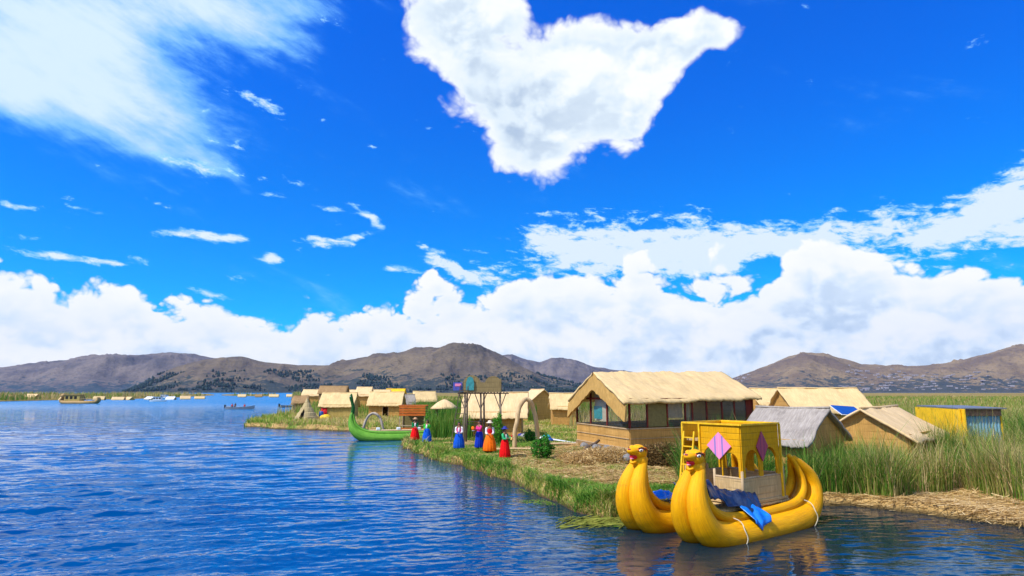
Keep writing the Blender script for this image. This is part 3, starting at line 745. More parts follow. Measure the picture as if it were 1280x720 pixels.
    g2.add([a+Vector((-.12, 0, hp)), b+Vector((-.12, 0, hp)), b+Vector((-.12, 0, he)), (a+b)/2+Vector((-.12, 0, hr-.15)), a+Vector((-.12, 0, he))], [(0, 1, 2, 3, 4)]); g2.build('end_wall', 'reed_wall', t)
    r = roof_mb(L_, W, he+.10, hr+.06, .38, .55, .11, 4.2, sh, .20, .06, 90, 12); r.build('roof', 'thatch', t, True)
    # hanging thatch valance over the gable: a band that follows the two slopes
    va = MB(); xo = -L_/2-.50; nb = 22
    for sgn in (-1, 1):
        vs = []
        for j in range(nb+1):
            f = j/nb; y_ = sgn*(W/2+.42)*f; zt = hr+.02-(hr-he+.32)*f; drop = .95+.10*random.random()-.15*f
            vs += [Q(xo+0, y_, zt), Q(xo-.10, y_, zt-drop), Q(xo+.05, y_, zt-drop), Q(xo+.10, y_, zt)]
        va.add(vs, [(4*j+a_, 4*j+(a_+1) % 4, 4*j+4+(a_+1) % 4, 4*j+4+a_) for j in range(nb) for a_ in range(4)]+[(0, 1, 2, 3), (4*nb, 4*nb+3, 4*nb+2, 4*nb+1)])
    va.build('gable_valance', 'thatch_fringe', t)
    fu = MB(); fu.box((0, 0, .45), (2.6, .8, .06)); 
    for x_ in (-1.2, 1.2): fu.box((x_, 0, .21), (.08, .7, .42))
    fu.build('table', 'pole_wood', t)
    # supports under the floor
    for i, (fx, fy) in enumerate([(.02, 0.06), (.3, .02), (.6, .02), (.9, .02), (.02, .5), (.02, .92)]):
        p = Q(-L_/2+L_*fx, -W/2+W*fy); MB().box((p.x, p.y, -.42), (.16, .16, .54)).build('foundation_post', 'dark_pole', t)
    return t, A, B, C
house, HA, HB, HCc = big_house()
# reed stack under the house
def mound(name, c, rx, ry, h, mat, label, cat, rz=0, seed=0, group=None):
    mb = MB(); mb.ball((0, 0, 0), (rx, ry, h), None, 34, 18, lambda v: v*(1+.16*mnoise.noise(v*1.7+Vector((seed, 0, 0)))+.07*mnoise.noise(v*6+Vector((0, seed, 0)))))
    o = mb.build(name, mat, None, True); o.location = c; o.rotation_euler = (0, 0, rz); return tag(o, label, cat, group)

# ------------------------------------------------------------------ yellow twin-hulled boat
BA = G(905, 672.5); BDIR = Vector((.80, .60, 0)).normalized(); BRZ = atan2(BDIR.y, BDIR.x)
BSEP = 2.05
def tz(L_): return L_
boat = thing('reed_boat', 'yellow twin hulled reed boat with two animal heads and an arched cabin', 'boat', (BA.x, BA.y, 0), BRZ)
# local frame: +x towards the stern, +y towards the far hull. near hull bundles at y=.0 and y=.52
def hull(y0):
    mb = MB()
    # main outer bundles
    keel = [(-1.02, 1.98), (-1.24, 1.66), (-1.42, 1.20), (-1.34, .72), (-1.02, .32), (-.45, .12), (.3, .06), (1.2, .06), (2.2, .08), (3.1, .14), (3.8, .30), (4.28, .62), (4.46, 1.02), (4.34, 1.40), (4.02, 1.72), (3.72, 1.95)]
    rad = [.13, .20, .27, .33, .385, .42, .44, .44, .43, .41, .37, .31, .26, .21, .15, .09]
    spread = [.10, .17, .24, .29, .31, .32, .33, .33, .33, .32, .30, .27, .23, .18, .11, .05]
    for sg in (-1, 1):
        pts = [(x, y0+.32+sg*s, z) for (x, z), s in zip(keel, spread)]
        mb.tube(crom(pts, 6), crom1(rad, 6), 26, seam=pi/2)
    # third bundle filling the middle
    pts = [(x+(.20 if x < 0 else -.18)*(1 if abs(x-1.5) > 2 else 0), y0+.32, z+.08) for (x, z) in keel]
    mb.tube(crom(pts, 6), crom1([r*.75 for r in rad], 6), 18)
    h = mb.build('hull', 'hull_yellow', boat, True)
    for sg in (-1, 1):
        gw = MB(); gk = [(-.93, 1.95), (-.98, 1.62), (-1.00, 1.25), (-.80, .90), (-.40, .66), (.2, .555), (1.2, .53), (2.2, .545), (3.0, .60), (3.52, .74), (3.84, 1.00), (3.92, 1.32), (3.80, 1.65), (3.66, 1.9)]
        gr = [.06, .08, .10, .125, .14, .15, .15, .15, .15, .145, .13, .11, .08, .05]
        gs = [.06, .11, .16, .2, .22, .24, .25, .25, .25, .24, .2, .16, .10, .05]
        gw.tube(crom([(x, y0+.32+sg*(s+.02), z) for (x, z), s in zip(gk, gs)], 6), crom1(gr, 6), 16); gw.build('gunwale_roll', 'hull_yellow', h, True)
    # lashings
    for (x, zc, r) in ((-.1, .12, .46), (3.55, .26, .45)):
        rp = MB(); pr = []
        for k in range(25):
            a = -pi*.9+k/24*1.8*pi*.62; pr.append((x+.04*sin(k), y0+.32-(.33+r*cos(a+.5))*1.0, zc+r*sin(a+.5)))
        pr = [(x+.03*sin(k*1.1)+.10*(k/16.-.5), y0+.32-.33-(r+.018)*cos(a_), zc+(r+.018)*sin(a_)) for k, a_ in enumerate(np.linspace(-1.2, 1.5, 17))]
        rp.tube(pr, .014, 6); rp.build('lashing_rope', 'rope', h, True)
    # neck band
    nb = MB(); nb.tube([(-1.16, y0+.32, 1.86), (-1.10, y0+.32, 1.98), (-1.04, y0+.32, 2.10)], [.25, .255, .22], 22); nb.build('neck_band', 'hull_yellow', h, True)
    return h
hull(-.32); hull(-.32+BSEP)
def animal_head(y0):
    M = Matrix.Rotation(R(10), 3, 'Y'); K = 1.08; TW = Matrix.Rotation(R(10), 3, 'Z')
    c = Vector((-1.14, y0+.32, 2.20)); hb = MB()
    def o_(x, y, z): return c+TW @ (Vector((x, y, z))*K)
    def b_(mb, p, r_, rot=None, nu=18, nv=12, fn=None): return mb.ball(o_(*p), tuple(a*K for a in r_), TW @ (rot or Matrix.Identity(3)), nu, nv, fn)
    b_(hb, (.02, 0, .02), (.27, .235, .22), None, 26, 18)
    b_(hb, (-.20, 0, .055), (.245, .15, .115), M, 22, 14)                    # upper snout, lifted
    b_(hb, (-.15, 0, -.175), (.19, .115, .05), Matrix.Rotation(R(-20), 3, 'Y'), 18, 10)   # dropped lower jaw
    b_(hb, (.07, 0, -.15), (.22, .22, .20), None, 22, 14)
    for sg in (-1, 1): b_(hb, (-.06, sg*.13, .15), (.13, .08, .07), Matrix.Rotation(sg*R(14), 3, 'Z'), 16, 10)   # brow ridges
    h = hb.build('animal_head', 'hull_yellow', boat, True)
    mo = MB(); b_(mo, (-.155, 0, -.07), (.20, .105, .085)); mo.build('mouth', 'face_red', h, True)
    to = MB(); b_(to, (-.25, 0, -.105), (.11, .06, .035), Matrix.Rotation(R(-8), 3, 'Y')); to.build('tongue', 'face_pink', h, True)
    no = MB(); b_(no, (-.405, 0, .125), (.034, .052, .030)); no.build('nose', 'face_maroon', h, True)
    for sg in (-1, 1):
        a = MB(); b_(a, (-.10, sg*.165, .105), (.12, .05, .065), Matrix.Rotation(sg*R(20), 3, 'Z')); a.build('eye_patch', 'face_orange', h, True)
        a = MB(); b_(a, (-.125, sg*.190, .095), (.066, .032, .040), Matrix.Rotation(sg*R(20), 3, 'Z')); a.build('eye', 'face_white', h, True)
        a = MB(); b_(a, (-.155, sg*.212, .095), (.024, .014, .028)); a.build('pupil', 'face_black', h, True)
        a = MB(); a.tube([o_(-.20, sg*.155, .15), o_(-.10, sg*.195, .165), o_(.02, sg*.215, .12), o_(.07, sg*.222, .04)], [.012, .022, .024, .010], 8); a.build('brow', 'face_black', h, True)
        a = MB(); a.tube([o_(.02, sg*.215, .16), o_(.12, sg*.215, .12), o_(.19, sg*.19, .02)], [.02, .032, .012], 8); a.build('cheek_stripe', 'face_orange', h, True)
    return h
animal_head(-.32); animal_head(-.32+BSEP)
dk = MB(); CX0, CX1, CY0, CY1 = 1.05, 3.20, .02, BSEP-.02
for i in range(34):
    x = -.15+i*.105; dk.tube([(x, -.05, .70+.01*sin(i)), (x+.01, BSEP+.05, .70+.01*cos(i*2))], .05, 6)
dk.build('deck', 'reed_panel', boat, True)
for i, (x0, x1, y0, y1) in enumerate([(CX0-.1, CX1+.1, CY0-.08, CY1+.08)]):
    MB().box(((x0+x1)/2, (y0+y1)/2, .80), (x1-x0, y1-y0, .08)).build('cabin_floor', 'reed_panel', boat, bevel=.02)
ZL0, ZL1 = .84, 1.48
def lower(a, b):
    wb = MB(); wall_run(wb, a, b, ZL0, ZL1, [], .05); o = wb.build('reed_panel', 'reed_panel', boat)
    MB().tube([(*a, ZL1+.02), (*b, ZL1+.02)], .035, 8).build('rail', 'pole_wood', o, True); MB().tube([(*a, ZL0+.03), (*b, ZL0+.03)], .03, 8).build('rail', 'pole_wood', o, True)
lower((CX0, CY0), (CX1, CY0)); lower((CX1, CY0), (CX1, CY1)); lower((CX1, CY1), (CX0, CY1)); lower((CX0, CY0), (CX0, CY0+.95))
for (x, y) in ((CX0, CY0), (CX0, CY0+.95), (CX0, CY1), (CX1, CY0), (CX1, CY1), ((CX0+CX1)/2, CY1)):
    MB().tube([(x, y, .8), (x, y, 1.70)], .042, 8).build('post', 'pole_wood', boat, True)
# upper woven walls with arches
UZ0, UZ1 = 1.50, 3.02; UX1 = CX1-.20
def arch_outline(w, h, arches, inset=.0):
    pts = [(0, h), (0, 0)]
    for (c, hw, ah) in arches:
        pts.append((c-hw, 0)); n = 12
        for k in range(n+1):
            a = pi-pi*k/n; pts.append((c+hw*cos(a), ah-hw*1.05+hw*1.05*sin(a)) if ah > hw*1.05 else (c+hw*cos(a), ah*sin(a)))
        pts.append((c+hw, 0))
    pts += [(w, 0), (w, h)]
    out = []
    for p in pts:
        if not out or (abs(out[-1][0]-p[0])+abs(out[-1][1]-p[1])) > 1e-4: out.append(p)
    return out
H_ = UZ1-UZ0; UY0, UY1 = CY0, CY1; wS = UX1-CX0; wF = 1.40
o1 = MB().plate(arch_outline(wS, H_, [(.50, .36, .80), (wS-.52, .38, .84)]), (CX0, UY0-.03, UZ0), (1, 0, 0), (0, 0, 1), .05).build('cabin_wall', 'yellow_weave', boat)
o2 = MB().plate(arch_outline(wF, H_, [(.40, .30, .78), (1.05, .28, .86)]), (CX0-.03, UY0+wF, UZ0), (0, -1, 0), (0, 0, 1), .05)
o2 = MB().plate([(wF-a, b) for a, b in arch_outline(wF, H_, [(.36, .27, .72), (.98, .32, .86)])][::-1], (CX0-.03, UY0+wF, UZ0), (0, -1, 0), (0, 0, 1), .05).build('cabin_wall', 'yellow_weave', boat)
MB().plate(arch_outline(wS, H_, [(.50, .36, .80), (wS-.52, .38, .84)]), (CX0, UY1+.03, UZ0), (1, 0, 0), (0, 0, 1), .05).build('cabin_wall', 'yellow_weave', boat)
MB().plate(arch_outline(UY1-UY0, H_, [(.5, .38, .8), (UY1-UY0-.5, .38, .8)]), (UX1+.05, UY0, UZ0), (0, 1, 0), (0, 0, 1), .05).build('cabin_wall', 'yellow_weave', boat)
MB().box(((CX0+UX1)/2, (UY0+UY1)/2, 2.52), (wS-.08, UY1-UY0-.1, .06)).build('upper_deck', 'reed_panel', boat)
rb = MB()
for a, b in (((CX0-.05, UY0-.05), (UX1+.05, UY0-.05)), ((UX1+.05, UY0-.05), (UX1+.05, UY1+.05)), ((UX1+.05, UY1+.05), (CX0-.05, UY1+.05)), ((CX0-.05, UY1+.05), (CX0-.05, UY0-.05))):
    rb.beam((*a, UZ1+.02), (*b, UZ1+.02), .06, .05)
rb.build('top_rail', 'yellow_paint', boat)
for (x, y) in ((CX0-.06, UY0+wF), (CX0-.04, UY1+.05), (UX1+.06, UY0-.05), (UX1+.06, UY1+.05)):
    MB().beam((x, y, .84), (x, y, UZ1), .055).build('corner_post', 'yellow_paint', boat)
# ladder at the open half of the bow side
ld = MB(); ly0, ly1 = UY0+wF+.14, UY1-.08
for y in (ly0, ly1): ld.beam((CX0-.50, y, .78), (CX0-.12, y, 2.78), .05, .05)
lad = ld.build('ladder', 'yellow_paint', boat)
for k in range(7):
    f = (k+.7)/7.4; MB().beam((CX0-.50+.38*f, ly0, .78+2.0*f), (CX0-.50+.38*f, ly1, .78+2.0*f), .05, .035).build('rung', 'yellow_paint', lad)
def diamond(c, u, hw, hh, mat, name='woven_diamond'):
    u = Vector(u); mb = MB(); n = u.cross(Vector((0, 0, 1))).normalized()
    P = [Vector(c)-u*hw, Vector(c)-Vector((0, 0, hh)), Vector(c)+u*hw, Vector(c)+Vector((0, 0, hh))]; Q_ = [p+n*.03 for p in P]
    mb.add(P+Q_, [(3, 2, 1, 0), (4, 5, 6, 7), (0, 1, 5, 4), (1, 2, 6, 5), (2, 3, 7, 6), (3, 0, 4, 7)], [(0, 1), (0, 0), (1, 0), (1, 1)]*2)
    mb.uv = {i: ((-.5, .5), (-.5, -.5), (.5, -.5), (.5, .5))[i % 4] for i in range(8)}
    d_ = mb.build(name, mat, boat); return d_
d1 = diamond((CX0-.055, UY0+.70, 2.40), (0, -1, 0), .42, .40, 'weave_pink'); d1['label'] = 'pink woven diamond with blue stripes'
d2 = diamond(((CX0+UX1)/2+.02, UY0-.05, 2.38), (1, 0, 0), .30, .44, 'weave_shaded'); d2['label'] = 'woven diamond with side shade painted into its dark red'

# tarpaulin lying on the foredeck and over the gunwale
def sheet(name, fn, nu, nv, mat, parent, th=.012, smooth=True):
    vs = [fn(i/nu, j/nv) for j in range(nv+1) for i in range(nu+1)]
    fs = [(j*(nu+1)+i, j*(nu+1)+i+1, (j+1)*(nu+1)+i+1, (j+1)*(nu+1)+i) for j in range(nv) for i in range(nu)]
    o = MB().add(vs, fs).build(name, mat, parent, smooth); md = o.modifiers.new('solid', 'SOLIDIFY'); md.thickness = th; return o
tp = thing('tarpaulin', 'crumpled dark blue tarpaulin with a bright blue corner hanging over the yellow hull', 'tarpaulin', (BA.x, BA.y, 0), BRZ)
def tarp_fn(u, v):     # u along the boat, v from near edge to centre
    x = -.78+2.25*u+.12*sin(v*5); y = -.20+1.15*v+.10*sin(u*7)-.15*(u > .55)
    z = .90+.44*sin(pi*min(1, v*1.15))*(1-.50*u)+.52*max(0, 1-u*2.4)*(.5+v*.5)
    z += .16*mnoise.noise(Vector((x*1.1, y*2.6, 1)))+.17*abs(mnoise.noise(Vector((x*2.2, y*6.0, 3))))+.065*mnoise.noise(Vector((x*5, y*9, 7)))
    if y < -.05: z -= (-.05-y)*.7
    return (x, y, z)
sheet('dark_sheet', tarp_fn, 60, 34, 'tarp_dark', tp, .02)
def tarp2(u, v):
    x = .42+.75*u+.06*v*sin(u*9); y = -.28-.36*min(1, v*1.3)+.03*sin(u*14+v*5); z = .82+.03*sin(u*11)-.46*v**1.25*(.65+.55*sin(pi*min(1, u*.9+.1)))
    y = min(y, -.38-.12*v) if v > .3 else y
    return (x, y-.10*v, z)
sheet('bright_corner', tarp2, 22, 14, 'tarp_blue', tp)
def tarp3(u, v):
    x = -.62+.62*u; y = -.24+.30*v; z = .86+.05*sin(u*13)+.06*mnoise.noise(Vector((u*6, v*6, 2)))-.10*(1-v)-.16*u
    return (x, y, z)
sheet('bright_fold', tarp3, 22, 10, 'tarp_blue', tp)
tp2 = sheet('tarpaulin', lambda u, v: (-.55+.9*u, BSEP-.35+.7*v, .86+.18*sin(pi*u)*sin(pi*v)+.07*mnoise.noise(Vector((u*7, v*7, 5)))), 24, 18, 'tarp_blue', None, .015)
tp2.location = (BA.x, BA.y, 0); tp2.rotation_euler = (0, 0, BRZ); tag(tp2, 'small bright blue tarpaulin folded between the two yellow bows', 'tarpaulin')

# ------------------------------------------------------------------ green boat
gp = G(448, 551); ge = G(560, 549); gd = (ge-gp); gl = 8.6; grz = atan2(gd.y, gd.x)
gb = thing('reed_boat', 'bright green reed boat with a tall curled prow moored by the landing', 'boat', (gp.x, gp.y, 0), grz)
def green_boat():
    keel = [(-.55, 2.35), (-.66, 1.9), (-.62, 1.4), (-.38, .85), (.2, .42), (1.1, .20), (2.4, .14), (4.2, .14), (5.8, .16), (7.0, .30), (7.9, .65), (8.3, 1.15), (8.2, 1.6)]
    rad = [.10, .17, .26, .36, .44, .47, .48, .48, .47, .43, .34, .24, .12]; sp = [.03, .08, .14, .26, .36, .42, .45, .45, .43, .38, .28, .15, .05]
    mb = MB()
    for sg in (-1, 1): mb.tube(crom([(x, .45+sg*s, z) for (x, z), s in zip(keel, sp)], 6), crom1(rad, 6), 20)
    h = mb.build('hull', 'hull_green', gb, True)
    for sg in (-1, 1):
        g_ = MB(); gk = [(-.50, 2.3), (-.40, 1.75), (-.15, 1.2), (.5, .80), (1.4, .64), (2.8, .60), (4.6, .60), (6.0, .64), (7.0, .8), (7.6, 1.1), (7.9, 1.5)]
        gr = [.06, .09, .12, .14, .15, .15, .15, .15, .14, .10, .06]; gs = [.05, .14, .26, .4, .5, .54, .54, .5, .4, .25, .1]
        g_.tube(crom([(x, .45+sg*s, z) for (x, z), s in zip(gk, gs)], 6), crom1(gr, 6), 12); g_.build('gunwale_roll', 'hull_green', h, True)
        d_ = MB(); d_.tube(crom([(x, .45+sg*(s-.16 if s > .3 else s*.5), z+.02) for (x, z), s in zip(gk, gs)], 6), crom1([r*.7 for r in gr], 6), 8); d_.build('inner_roll', 'hull_dark_green', h, True)
    pr = MB(); pr.tube(crom([(-.55, .45, 2.2), (-.52, .45, 2.7), (-.62, .45, 3.15), (-.72, .45, 3.55), (-.70, .45, 3.85)], 5), crom1([.16, .15, .13, .15, .05], 5), 12); p = pr.build('prow_head', 'hull_dark_green', gb, True)
    for sg in (-1, 1): MB().ball((-.80, .45+sg*.11, 3.62), .04, None, 8, 6).build('eye', 'face_white', p, True)
    MB().box((3.9, .45, .80), (6.4, .80, .08)).build('deck', 'thatch_pale', gb)
    for k in range(3): MB().box((1.6+k*1.7, .45, .92), (.3, .8, .2)).build('bench', 'white_paint', gb, bevel=.03)
green_boat()

# ------------------------------------------------------------------ watchtower
def lookout():
    d = 46.; p = on_ground(604, d); t = thing('watchtower', 'tall pole watchtower carrying a fish shaped reed body and ladder', 'watchtower', p, 0)
    EXCL.append((p.x, p.y, 1.6, 1.6, 0)); zt = 3.65
    for i, (x, y) in enumerate(((-1.25, -.7), (-.15, -.75), (1.2, -.7), (-1.2, .8), (1.15, .8), (0, .8))):
        l = MB(); l.tube([(x*1.05, y*1.1, -.1), (x*1.02+.03, y, zt*.5), (x, y, zt)], [.075, .068, .06], 8); l.build('leg', 'dark_pole' if i % 2 else 'pole_dark2', t, True)
    for x, y in ((-.15, -.75), (1.2, -.7), (-1.25, -.7)):
        for s in (-1, 1): MB().beam((x, y, zt-1.15), (x+s*.42, y, zt-.05), .06).build('brace', 'dark_pole', t)
    MB().beam((-1.25, -.72, 1.5), (-.15, -.77, 1.5), .05).build('brace', 'dark_pole', t); MB().beam((-1.2, .8, 1.6), (1.15, .8, 1.6), .05).build('brace', 'dark_pole', t)
    pf = MB()
    for k in range(16): pf.beam((-1.7+k*.225, -1.0, zt), (-1.7+k*.225, 1.0, zt), .09, .05)
    pf.beam((-1.75, -.8, zt-.06), (1.8, -.8, zt-.06), .07); pf.beam((-1.75, .8, zt-.06), (1.8, .8, zt-.06), .07)
    pf.build('platform', 'dark_pole', t)
    # fish-shaped reed parapet: round body with head on the left and a tail on the right
    W_ = 2.35
    def side(y):
        out = [(-1.35, 0), (1.25, 0)]
        top = []
        for k in range(17):
            u = k/16; x = 1.25-2.6*u
            z = .52+.58*max(0, 1-((x-.72)/.62)**2)**.5*1.0 if x > .12 else .52+.16*(1-((x+.1)/.5)**2 if abs(x+.1) < .5 else 0)
            if x < -.35: z = .55+.62*max(0, 1-((x+.80)/.58)**2)**.5
            top.append((x, z))
        return out+top
    for y in (-.92, .92):
        MB().plate(side(y), (0, y, zt+.03), (1, 0, 0), (0, 0, 1), .10).build('reed_parapet', 'reed_panel_dull', t)
    MB().plate([(-.9, 0), (.9, 0), (.9, .9), (-.9, .9)], (1.28, 0, zt+.03), (0, 1, 0), (0, 0, 1), .08).build('reed_parapet', 'reed_panel_dull', t)
    ey = MB(); ey.plate([(-1.16, .12), (-.62, .12), (-.60, .62), (-.68, .95), (-.88, 1.08), (-1.06, .98), (-1.17, .60)], (0, -1.03, zt+.03), (1, 0, 0), (0, 0, 1), .03); e = ey.build('teal_panel', 'teal_bright', t)
    bn = MB()
    bn.box((-1.75, -.95, zt+.42), (.62, .03, .55)); b_ = bn.build('banner', 'banner_blue', t)
    MB().box((-1.72, -.975, zt+.52), (.42, .02, .18)).build('banner_patch', 'face_pink', b_)
    ld = MB(); ld.beam((-2.15, -1.5, 0), (-1.55, -1.0, zt+.5), .05); ld.beam((-1.55, -1.5, 0), (-1.0, -1.0, zt+.5), .05); l = ld.build('ladder', 'dark_pole', t)
    for k in range(10):
        f = (k+.6)/10.5; MB().beam((-2.15+.6*f, -1.5+.5*f, (zt+.5)*f), (-1.55+.55*f, -1.5+.5*f, (zt+.5)*f), .04).build('rung', 'dark_pole', l)
reedmat('pole_dark2', (.30, .23, .16), (.16, .12, .09), (14, 14, 1)); reedmat('reed_panel_dull', (.36, .27, .12), (.20, .14, .06), (26, 26, 2), rows=3)
simple('teal_bright', (.05, .28, .29), .6); simple('banner_blue', (.08, .10, .40), .7)
lookout()

# ------------------------------------------------------------------ arches
def arch(px, d, w, h, mat, label, r, rz=0, group='reed arches'):
    p = on_ground(px, d); t = thing('reed_arch', label, 'arch', p, rz, group); pts = []
    for k in range(15):
        a = pi*k/14; pts.append((-w/2*cos(a)*(1.0 if sin(a) > .3 else 1.08), .04*sin(k*2), -.1+(h+.1)*sin(a)**.72))
    mb = MB(); mb.tube(crom(pts, 3), crom1([r*1.15-.0*i for i in range(15)], 3), 12); mb.build('bundle', mat, t, True)
    for k in range(2, 13):
        q_ = Vector(pts[k]); q2 = Vector(pts[k+1]); dd = (q2-q_).normalized()
        MB().tube([q_-dd*.025, q_+dd*.025], r*1.13, 10).build('binding', mat, t, True)
arch(658, 41.5, 1.62, 3.05, 'arch_bundle', 'tall pale reed arch standing right of the women on the bank', .12, .55)
arch(467, 62, 1.95, 2.55, 'old_bundle', 'small grey brown reed arch behind the deck of the green boat', .10, .0)

# ------------------------------------------------------------------ huts, near to far
hut(620, 54, 4.3, 3.4, 1.9, 3.40, -.06, 'pale thatched hut directly behind the pole watchtower', 'thatch_pale', 'reed_wall', door=(2.05, 2.75, 1.65), o=.5, oe=.55)
hut(990, 28.6, 2.6, 4.5, 1.68, 2.86, -.785, 'weathered grey thatched hut behind the cabin of the yellow boat', 'thatch_old', 'reed_wall', o=.35)
hut(964, 60, 3.2, 4.0, 2.6, 3.85, 0, 'tan roof just right of the big windowed house, half hidden', 'thatch', 'reed_wall')
hut(1024, 50, 5.6, 4.4, 2.35, 3.85, .02, 'long tan hut behind the grey thatched hut, blue panel by its end', 'thatch', 'reed_wall')
hut(1101, 31.5, 5.6, 3.5, 1.85, 2.92, .80, 'tan thatched hut rising from the reeds left of the yellow shed', 'thatch_pale', 'reed_wall', o=.4)
hut(672, 82, 3.2, 4.2, 2.3, 3.85, -1.15, 'thatched hut with an open gable seen through the tall arch', 'thatch_pale', 'reed_wall')
hut(704, 72, 2.5, 3.0, 2.05, 3.4, 0, 'tan hut between the arch and the big windowed house', 'thatch', 'reed_wall')
hg = hut(424, 86, 4.1, 3.2, 2.1, 3.6, -.02, 'gold walled hut with a red cloth in its doorway', 'thatch', 'reed_gold', door=(.15, .85, 1.75), o=.25)
hut(483, 92, 4.3, 3.2, 2.1, 3.6, 0, 'tan hut behind the small grey arch and the green boat', 'thatch', 'reed_wall', door=(1.9, 2.7, 1.8))
hut(530, 112, 3.4, 3, 2.3, 3.7, .3, 'tan roof behind the orange planked kiosk', 'thatch', 'reed_wall', simple_=True)
hut(455, 128, 2.5, 3, 3.2, 4.6, 0, 'tall narrow white roofed hut behind the green prow', 'thatch_pale', 'reed_wall', simple_=True)
hut(476, 135, 3.4, 3, 2.7, 4.1, 0, 'low white roofed hut right of the tall narrow one', 'thatch_pale', 'reed_wall', simple_=True)
hut(494, 140, 3.6, 3, 3.0, 4.3, 0, 'hut with a bright yellow roof behind the white roofed huts', 'yellow_wall', 'reed_wall', simple_=True)
hut(416, 150, 6.0, 3, 3.6, 5.0, 0, 'long brown roof rising behind the gold walled hut', 'thatch_brown', 'thatch_brown', simple_=True)
hut(390, 170, 4.6, 3, 3.0, 4.3, 0, 'pale roofed hut far behind the pointed hut', 'thatch_pale', 'reed_wall', simple_=True)
hut(376, 118, 2.0, 2.6, 1.9, 2.9, .2, 'brown shed on the shore left of the pointed hut', 'thatch_brown', 'thatch_brown', simple_=True)
hut(374, 140, 2.4, 2.6, 2.4, 3.7, 0, 'second brown shed further back along the left shore', 'thatch_brown', 'thatch_brown', simple_=True)
hut(509, 100, 1.6, 2.2, 2.1, 3.2, .3, 'dark grey shed beside the orange planked kiosk', 'thatch_old', 'dark_pole', simple_=True)
hut(437, 165, 3.6, 3, 2.9, 4.1, .1, 'white roofed hut right of the long brown roof', 'thatch_pale', 'reed_wall', simple_=True)
# far left island huts
far_l = [(8, 290, 7, 'brown', 'brown roof at the far left edge of the distant island'), (38, 292, 10, 'pale', 'pale hut standing second from the left on the distant island'),
         (80, 290, 12, 'pale', 'large pale roofed hut behind the distant brown reed boat'), (98, 296, 7, 'brown', 'brown hut behind the bow of the distant reed boat'),
         (122, 298, 9, 'gold', 'gold hut just right of the distant reed boat'), (146, 300, 10, 'pale', 'pale roof midway along the distant island'),
         (160, 302, 6, 'pale', 'small pale roof right of the midway hut on the island'), (186, 306, 11, 'white', 'white roofed hut left of the white launch on the island'),
         (212, 312, 7, 'white', 'white roofed hut right behind the white launch'), (230, 330, 9, 'pale', 'pale roof near the right end of the distant island'),
         (248, 345, 9, 'gold', 'gold roof last at the right tip of the distant island')]
for px, d, ln, kd, lab in far_l:
    rm = {'pale': 'thatch_pale', 'gold': 'thatch', 'brown': 'thatch_brown', 'white': 'white_paint'}[kd]
    hut(px, d+28, ln*.55*random.uniform(.8, 1.1), 3, 1.15*random.uniform(.9, 1.25), 2.45*random.uniform(.85, 1.2), random.uniform(-.5, .5), lab, rm, 'reed_gold' if kd != 'brown' else 'thatch_brown', group='huts on the distant left island', simple_=True)
for px, d, ln, kd, lab in [(301, 500, 9, 'thatch_pale', 'leftmost pale hut on the tiny far islet'), (322, 505, 8, 'thatch_brown', 'brown hut in the middle of the tiny far islet'), (341, 500, 11, 'thatch', 'rightmost tan hut on the tiny far islet'),
                           (362, 520, 10, 'thatch_pale', 'pale hut on the far shore between islet and brown sheds')]:
    hut(px, d, ln*.6, 4, 1.3, 2.9, .3, lab, kd, 'reed_gold', group='huts on the far shore', simple_=True)

# pointed hut
def cone_hut():
    p = on_ground(383, 82); t = thing('pointed_hut', 'pointed reed hut with a dark doorway near the end of the grassy spit', 'hut', p, -.15, 'reed huts of the village'); EXCL.append((p.x, p.y, 2, 2, 0))
    mb = MB(); n = 28; R0, Hc = 1.5, 2.75
    prof = [(1.50, 0), (1.38, .5), (1.22, .55), (1.05, 1.0), (.92, 1.05), (.72, 1.55), (.6, 1.6), (.36, 2.15), (.28, 2.2), (.06, 2.8)]
    vs = []; 
    for r, z in prof:
        for i in range(n+1):
            a = -pi/2+.20+(2*pi-.40)*i/n if z < 1.5 else -pi/2+.0+2*pi*i/n
            k = 1+.04*random.uniform(-1, 1); vs.append((r*cos(a)*k, r*sin(a)*k, z))
    m = len(prof); mb.add(vs, [(j*(n+1)+i, j*(n+1)+i+1, (j+1)*(n+1)+i+1, (j+1)*(n+1)+i) for j in range(m-1) for i in range(n)])
    w_ = mb.build('wall', 'reed_wall_pale', t); md = w_.modifiers.new('s', 'SOLIDIFY'); md.thickness = .08
    MB().plate([(-.33, 0), (.33, 0), (.2, 1.42), (-.2, 1.42)], (0, -1.12, .0), (1, 0, 0), (0, .42, 1), .03).build('doorway', 'painted_dark', t)  # dark sheet across the door gap paints the shade inside
    tp_ = MB(); tp_.tube([(0, 0, 2.7), (.04, 0, 3.1)], [.08, .02], 6); tp_.build('tip', 'pole_wood', t)
reedmat('reed_wall_pale', (.58, .46, .24), (.36, .27, .12), (16, 16, 1.4), rows=1.8)
cone_hut()
# small open roof left of the tower
def parasol_roof():
    p = on_ground(555, 62); t = thing('reed_shelter', 'small round thatched roof on posts left of the watchtower', 'shelter', p, 0); EXCL.append((p.x, p.y, 1.4, 1.2, 0))
    mb = MB(); mb.lathe([(1.22, 1.95), (1.0, 2.15), (.62, 2.5), (.22, 2.74), (.03, 2.8)], (0, 0, 0), 26, lambda a, z: 1+.05*sin(a*7)+.1*cos(a*2)); o = mb.build('roof', 'thatch_pale', t, True)
    md = o.modifiers.new('s', 'SOLIDIFY'); md.thickness = .1
    for x, y in ((-.7, -.5), (.7, -.5), (.7, .5), (-.7, .5)): MB().tube([(x, y, -.1), (x, y, 2.2)], .05, 7).build('post', 'dark_pole', t, True)
parasol_roof()
